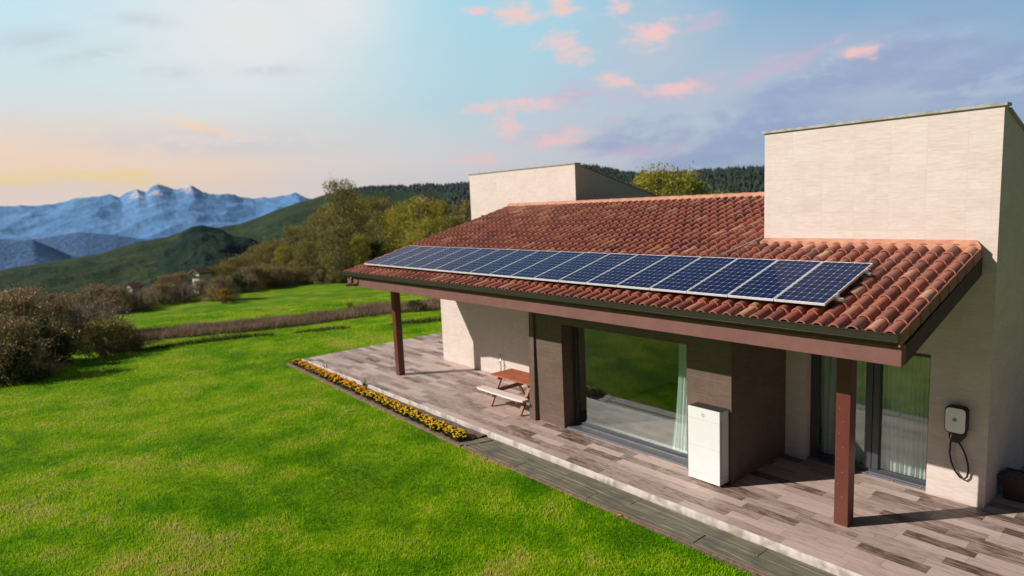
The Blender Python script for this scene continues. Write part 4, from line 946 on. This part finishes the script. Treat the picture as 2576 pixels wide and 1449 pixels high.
# ---------------------------------------------------------------- trees and bushes
def make_plant(name, leafm, height, width, clumps, leaves, size, cr, trunk=True, shape='oval', twigs=0, bare=.25):
    root = bpy.data.objects.new(name, None); col.objects.link(root)
    C_ = []; tb = MB()
    if trunk:
        lean = [Vector((.03*height*math.sin(k*1.3+height), .03*height*math.cos(k*1.7), height*k/5)) for k in range(6)]
        lean[0] = Vector((0, 0, 0)); tb.tube(lean[:6], [height*.018*(1-k/5.6) for k in range(6)], 7)
    for k in range(clumps):
        for _ in range(30):
            if shape == 'oval':
                zz = random.uniform(bare, 1.); rr2 = width/2*math.sqrt(max(0, 1-((zz-bare-.45*(1-bare))/(.58*(1-bare)))**2))
            elif shape == 'open':
                zz = random.uniform(bare, 1.)**.85; rr2 = width/2*(.45+.55*math.sin(math.pi*min(1, (zz-bare)/(1-bare)*.85+.1)))*random.uniform(.7, 1.1)
            elif shape == 'dome':
                zz = random.uniform(.02, .95); rr2 = width/2*math.sqrt(max(0, 1-zz**2))
            else:
                zz = random.uniform(bare, 1.); rr2 = width/2*(1-.75*(zz-bare)/(1-bare))*random.uniform(.7, 1.2)
            if rr2 > 0: break
        a = random.uniform(0, 6.28); q = math.sqrt(random.uniform(.12, 1.))
        c = Vector((rr2*q*math.cos(a), rr2*q*math.sin(a), height*zz*.96)); C_.append(c)
        if trunk:
            s0 = Vector((0, 0, max(height*.18, c.z-rr2*.7-height*.05))); mid_ = s0.lerp(c, .5)+Vector((0, 0, -.04*height))
            tb.tube([s0, mid_, c], [height*.006, height*.004, height*.0015], 5, caps=False)
        elif twigs:
            for _ in range(twigs):
                e = c+Vector((random.gauss(0, cr), random.gauss(0, cr), abs(random.gauss(0, cr)))); tb.tube([(c.x*.3, c.y*.3, 0), c.lerp(e, .2), e], [.02, .012, .004], 4, caps=False)
    per = leaves//clumps; PP_ = []; RR_ = []
    for c in C_:
        s_ = cr*random.uniform(.6, 1.35); q = rng.normal(0, 1, (per, 3)); q /= np.linalg.norm(q, axis=1)[:, None]
        q = q*(rng.uniform(.15, 1, per)**.55)[:, None]*np.array([s_, s_, s_*.75]); q = q+rng.normal(0, s_*.3, (per, 3))
        PP_.append(q+np.array(c)); RR_.append(np.clip(rng.uniform(0, 1, per)*.6+random.uniform(0, .45), 0, 1))
    P = np.concatenate(PP_); rr3 = np.concatenate(RR_); k_ = P[:, 2] > .02; P = P[k_]; rr3 = rr3[k_]
    V, F, r_ = leaf_cloud(P, size*rng.uniform(.6, 1.3, len(P)), rr3, 1.5)
    fastmesh('crown' if trunk else 'foliage', V, F, leafm, root, rnd=r_)
    if tb.n: tb.build('trunk' if trunk else 'stems', M['bark'], root, smooth=True)
    return root
LIB = {
 'tall': make_plant('tall_tree', M['leaf_olive'], 8., 4.6, 150, 8500, .08, .42, bare=.14, shape='open'),
 'autumn': make_plant('autumn_tree', M['leaf_yellow'], 7., 4.4, 120, 10500, .085, .50, bare=.1, shape='open'),
 'autumn2': make_plant('autumn_tree', M['leaf_olive'], 7., 4.8, 120, 10500, .085, .52, bare=.08, shape='open'),
 'green': make_plant('green_tree', M['leaf_green'], 7., 6.2, 140, 17000, .11, .55, bare=.2),
 'bush': make_plant('bush', M['leaf_brown'], 2.2, 3., 60, 6500, .055, .36, trunk=False, shape='dome', twigs=3),
 'bush2': make_plant('bush', M['leaf_olive'], 2.4, 3.2, 60, 7000, .065, .38, trunk=False, shape='dome', twigs=2),
 'mauve': make_plant('bush', M['leaf_mauve'], 2.2, 3.4, 60, 5500, .05, .38, trunk=False, shape='dome', twigs=4),
 'darkbush': make_plant('bush', M['leaf_dark'], 2.4, 2.8, 50, 9000, .07, .34, trunk=False, shape='dome', twigs=1),
 'orangebush': make_plant('bush', M['leaf_orange'], 1.6, 1.3, 14, 1500, .06, .22, trunk=False, shape='dome', twigs=2),
}
LH = dict(tall=8., autumn=7., autumn2=7., green=7., bush=2.2, bush2=2.4, mauve=2.2, darkbush=2.4, orangebush=1.6)
def plant(kind, name, px, r, ytop, wscale, label, cat, group):
    if 560 < px < 990 and group != 'bushes at the left edge of the lawn' and 'reeds' not in label and 'meadow' not in label: r *= 1.36
    if group == 'brown bushes along the meadow top': r *= 1.08
    d = ray(px, ytop); k = r/math.hypot(d[0], d[1]); p = CP+d*k; z0 = Hs(p[0], p[1])-.05
    h = max(.4, p[2]-z0); s_ = h/(LH[kind]*1.03)
    o = copy_tree(LIB[kind]); o.name = name; o.location = (p[0], p[1], z0); o.rotation_euler = (0, 0, random.uniform(0, 6.28)); o.scale = (s_*wscale, s_*wscale, s_)
    return tag(o, label, cat, group)
TG = 'trees beyond the far end of the roof'
for k, (kd, px, r, yt, ws, lb) in enumerate((('autumn', 985, 44, 520, .9, 'yellow olive tree closest to the far roof corner'), ('autumn', 1080, 42, 540, .8, 'yellow tree rising just above the far end of the panels'), ('autumn2', 1140, 43, 530, .8, 'olive tree in front of the greenish tree by the far tower'),
     ('autumn2', 850, 44, 560, 1.1, 'broad olive tree at the foot of the tallest airy tree'), ('autumn', 905, 43, 585, .9, 'yellow green tree low behind the roof corner'), ('autumn2', 770, 48, 600, 1.1, 'broad olive tree in the middle of the tree group'),
     ('autumn', 715, 52, 615, 1.1, 'yellow olive tree at the lower left of the tree group'), ('autumn2', 825, 60, 500, .9, 'taller olive tree behind the left of the tallest tree'), ('autumn', 900, 60, 490, .8, 'yellowing tree whose top shows right of the tallest tree'), ('autumn2', 665, 58, 610, 1.1, 'olive tree beside the low olive tree at the left end'))):
    LATE = None
    TREES2 = globals().setdefault('TREES2', []); TREES2.append((kd, px, r, yt, ws, lb))
plant('tall', 'tall_tree', 855, 46, 440, 1.0, 'tallest airy tree left of the roof, its thin top against the sky', 'tree', TG)
plant('autumn2', 'autumn_tree', 952, 50, 484, .8, 'olive tree directly right of the tallest airy tree', 'tree', TG)
plant('autumn', 'autumn_tree', 1052, 47, 488, .8, 'yellowing tree above the far end of the solar panels', 'tree', TG)
plant('autumn', 'autumn_tree', 1012, 58, 505, .8, 'smaller yellowing tree behind the gap left of the yellow one', 'tree', TG)
plant('autumn', 'autumn_tree', 1105, 53, 500, .75, 'yellow green tree between the yellowing tree and the far tower', 'tree', TG)
plant('autumn2', 'autumn_tree', 1165, 48, 492, .8, 'greenish tree touching the left edge of the far tower', 'tree', TG)
plant('autumn2', 'autumn_tree', 905, 52, 520, .9, 'lower olive tree between the tallest tree and the roof corner', 'tree', TG)
plant('autumn2', 'autumn_tree', 800, 55, 525, .95, 'olive tree just left of the tallest airy tree', 'tree', TG)
plant('autumn2', 'autumn_tree', 745, 62, 560, 1., 'olive tree at the left shoulder of the tree group', 'tree', TG)
plant('bush2', 'bush', 690, 60, 600, .9, 'olive bush tree where the tree group slopes down to the left', 'bush', 'bushes below the trees')
plant('autumn2', 'autumn_tree', 640, 66, 612, 1., 'low olive tree at the left end of the tree group', 'tree', TG)
plant('bush2', 'bush', 600, 62, 640, 1., 'rounded olive bush left of the low olive tree', 'bush', 'bushes below the trees')
plant('autumn', 'green_tree', 1648, 34, 410, .95, 'large green leafy tree rising behind the roof ridge', 'tree', 'green trees behind the ridge')
plant('green', 'green_tree', 1716, 38, 428, .7, 'smaller green tree overlapping the right side of the large one', 'tree', 'green trees behind the ridge')
plant('autumn', 'autumn_tree', 1800, 44, 476, .7, 'yellow green treetop peeking over the ridge near the tall tower', 'tree', 'yellow treetops behind the ridge')
plant('autumn', 'autumn_tree', 1850, 42, 484, .6, 'yellow green treetop closest to the tall tower wall', 'tree', 'yellow treetops behind the ridge')
for kd, px, r, yt, ws, lb in TREES2: plant(kd, 'autumn_tree', px, r, yt, ws, lb, 'tree', TG)
BG = 'bushes below the trees'
plant('darkbush', 'bush', 592, 58, 684, .8, 'small dark round bush at the left end of the upper meadow', 'bush', BG)
plant('orangebush', 'bush', 558, 50, 722, 1.3, 'small orange autumn bush on the meadow', 'bush', BG)
plant('darkbush', 'bush', 805, 45, 665, .55, 'dark upright evergreen bush left of the tall tree trunk', 'bush', BG)
plant('bush2', 'bush', 870, 44, 650, .8, 'yellow green bush at the foot of the tallest tree', 'bush', BG)
plant('darkbush', 'bush', 955, 43, 590, .55, 'dark evergreen standing between the trees by the roof corner', 'bush', BG)
plant('bush2', 'bush', 745, 48, 655, 1.1, 'wide olive bush in front of the tree group', 'bush', BG)
plant('bush2', 'bush', 672, 50, 662, 1.1, 'olive bush left of the wide olive bush', 'bush', BG)
plant('bush', 'bush', 556, 52, 694, 1., 'brown bush right of the little white house', 'bush', BG)
plant('bush2', 'bush', 880, 40.5, 760, .9, 'small olive bush among the reeds below the roof corner', 'bush', BG)
plant('darkbush', 'bush', 1045, 37, 752, 1.5, 'dark bush in the reeds seen beside the far post', 'bush', BG)
for px, r, yt, kd in ((625, 60, 668, 'bush'), (660, 61, 672, 'bush2'), (700, 62, 668, 'bush'), (735, 63, 674, 'bush'), (770, 62, 668, 'bush2'), (812, 61, 675, 'bush'), (845, 62, 668, 'bush'), (885, 60, 664, 'bush2'), (915, 61, 670, 'bush'), (950, 60, 660, 'bush2')):
    plant(kd, 'bush', px, r/1.36, yt, 1.3, 'low brown bush in the undergrowth line at the foot of the trees', 'bush', 'undergrowth bushes at the foot of the trees')
BL = 'bushes at the left edge of the lawn'
plant('bush', 'bush', 20, 30, 728, .75, 'tall brown bush at the left edge of the photo', 'bush', BL)
plant('darkbush', 'bush', 88, 28.5, 785, .8, 'large dark bush at the lawn corner on the left', 'bush', BL)
plant('bush', 'bush', 15, 27, 800, .9, 'brown bush in front of the tall bush at the left edge', 'bush', BL)
plant('darkbush', 'bush', 40, 26.5, 845, .9, 'low dark bush on the lawn edge at far left', 'bush', BL)
plant('bush2', 'bush', 266, 29.5, 798, 1.05, 'isolated olive brown bush beside the start of the reeds', 'bush', BL)
plant('bush', 'bush', 305, 30, 812, .8, 'brown bush overlapping the right of the isolated olive one', 'bush', BL)
plant('bush', 'bush', 110, 36, 752, .9, 'brown bush behind the large dark bush', 'bush', BL)
plant('mauve', 'bush', 190, 36, 762, 1.0, 'mauve brown bare bush left of the meadow', 'bush', BL)
plant('mauve', 'bush', 255, 38, 752, .9, 'mauve brown bare bush touching the meadow corner', 'bush', BL)
BM = 'brown bushes along the meadow top'
for k, (kd, px, r, yt, ws, lb) in enumerate((('bush', 235, 48, 715, 1.2, 'dark brown bush at the left end of the bramble row'), ('bush', 290, 47, 720, 1.2, 'brown bush second from the left in the bramble row'), ('mauve', 345, 48, 728, 1.3, 'mauve brown bush left of the centre of the bramble row'),
     ('bush', 400, 50, 712, 1.3, 'brown bush in the centre of the bramble row above the meadow'), ('mauve', 455, 51, 708, 1.2, 'mauve bush right of the centre of the bramble row'), ('bush', 504, 53, 704, 1.2, 'brown bush at the right end of the bramble row below the white house'),
     ('bush', 60, 46, 722, 1.4, 'brown bush filling the gap behind the left edge bushes'), ('bush', 160, 50, 738, 1.3, 'distant brown bush behind the large dark one'), ('bush', 420, 64, 690, 1.2, 'brown thicket bush left of the white house'), ('bush', 452, 70, 684, .9, 'brown bush behind the little white house'),
     ('bush2', 555, 74, 662, 1.1, 'distant olive bush right of and behind the white house'))):
    plant(kd, 'bush', px, r, yt, ws, lb, 'bush', BM)
for o in LIB.values():
    for c in list(o.children): bpy.data.objects.remove(c)
    bpy.data.objects.remove(o)

# distant buildings
M['farwall'] = simple('white_render', (.62, .6, .56), .8); M['farroof'] = simple('old_roof', (.16, .075, .05), .8)
def far_house(px, py, r, w, d, h, wallm, label, rz=.6):
    dd = ray(px, py); k = r/math.hypot(dd[0], dd[1]); p = CP+dd*k
    z0 = p[2]-h*.6
    t_ = thing('farmhouse', label, 'house', (p[0], p[1], z0), rz)
    mb = MB(); mb.prism([(-w/2, -1), (w/2, -1), (w/2, h), (0, h+w*.28), (-w/2, h)], 'y', -d/2, d/2); mb.build('wall', wallm, t_)
    mb = MB()
    for s_ in (-1, 1):
        a_ = Vector((0, 0, h+w*.28+.05)); e = Vector((s_*(w/2+.25), 0, h-.08))
        mb.raw([(a_.x, -d/2-.2, a_.z), (e.x, -d/2-.2, e.z), (e.x, d/2+.2, e.z), (a_.x, d/2+.2, a_.z), (a_.x, -d/2-.2, a_.z+.12), (e.x, -d/2-.2, e.z+.12), (e.x, d/2+.2, e.z+.12), (a_.x, d/2+.2, a_.z+.12)],
               [(0, 1, 2, 3), (7, 6, 5, 4), (0, 4, 5, 1), (1, 5, 6, 2), (2, 6, 7, 3), (3, 7, 4, 0)])
    mb.build('roof', M['farroof'], t_)
    mb = MB()
    for q in (-1, 1): mb.box(q*w*.22-.3, q*w*.22+.3, -d/2-.03, -d/2-.004, h*.35, h*.7)
    mb.build('window', M['gframe'], t_)
far_house(506, 694, 60, .85, 1.1, .62, M['farwall'], 'little white gabled house among the bushes below the green hill', rz=.45)
far_house(335, 724, 110, 1.7, 1.6, .35, M['farwall'], 'low pale building left of the little white house in the brambles', rz=.4)
M['redwall'] = simple('red_render', (.32, .15, .1), .8)
far_house(1068, 520, 300, 10., 9., 5., M['redwall'], 'distant reddish house on the wooded hill between the trees', rz=.4)

# ---------------------------------------------------------------- haze
m = bpy.data.materials.new('haze_air'); m.use_nodes = True; t = NT(m.node_tree); t.n.clear()
out = t.node('ShaderNodeOutputMaterial'); pv = t.node('ShaderNodeVolumePrincipled')
pv.inputs['Color'].default_value = (.36, .64, 1., 1); pv.inputs['Density'].default_value = 3.0e-5; pv.inputs['Anisotropy'].default_value = .2
t.l.new(pv.outputs[0], out.inputs['Volume'])
mb = MB(); mb.box(-11800, 11800, -11800, 11800, -800, 620); hz = mb.build('haze', m); tag(hz, 'thin blue air over the valley', 'haze', kind='stuff')
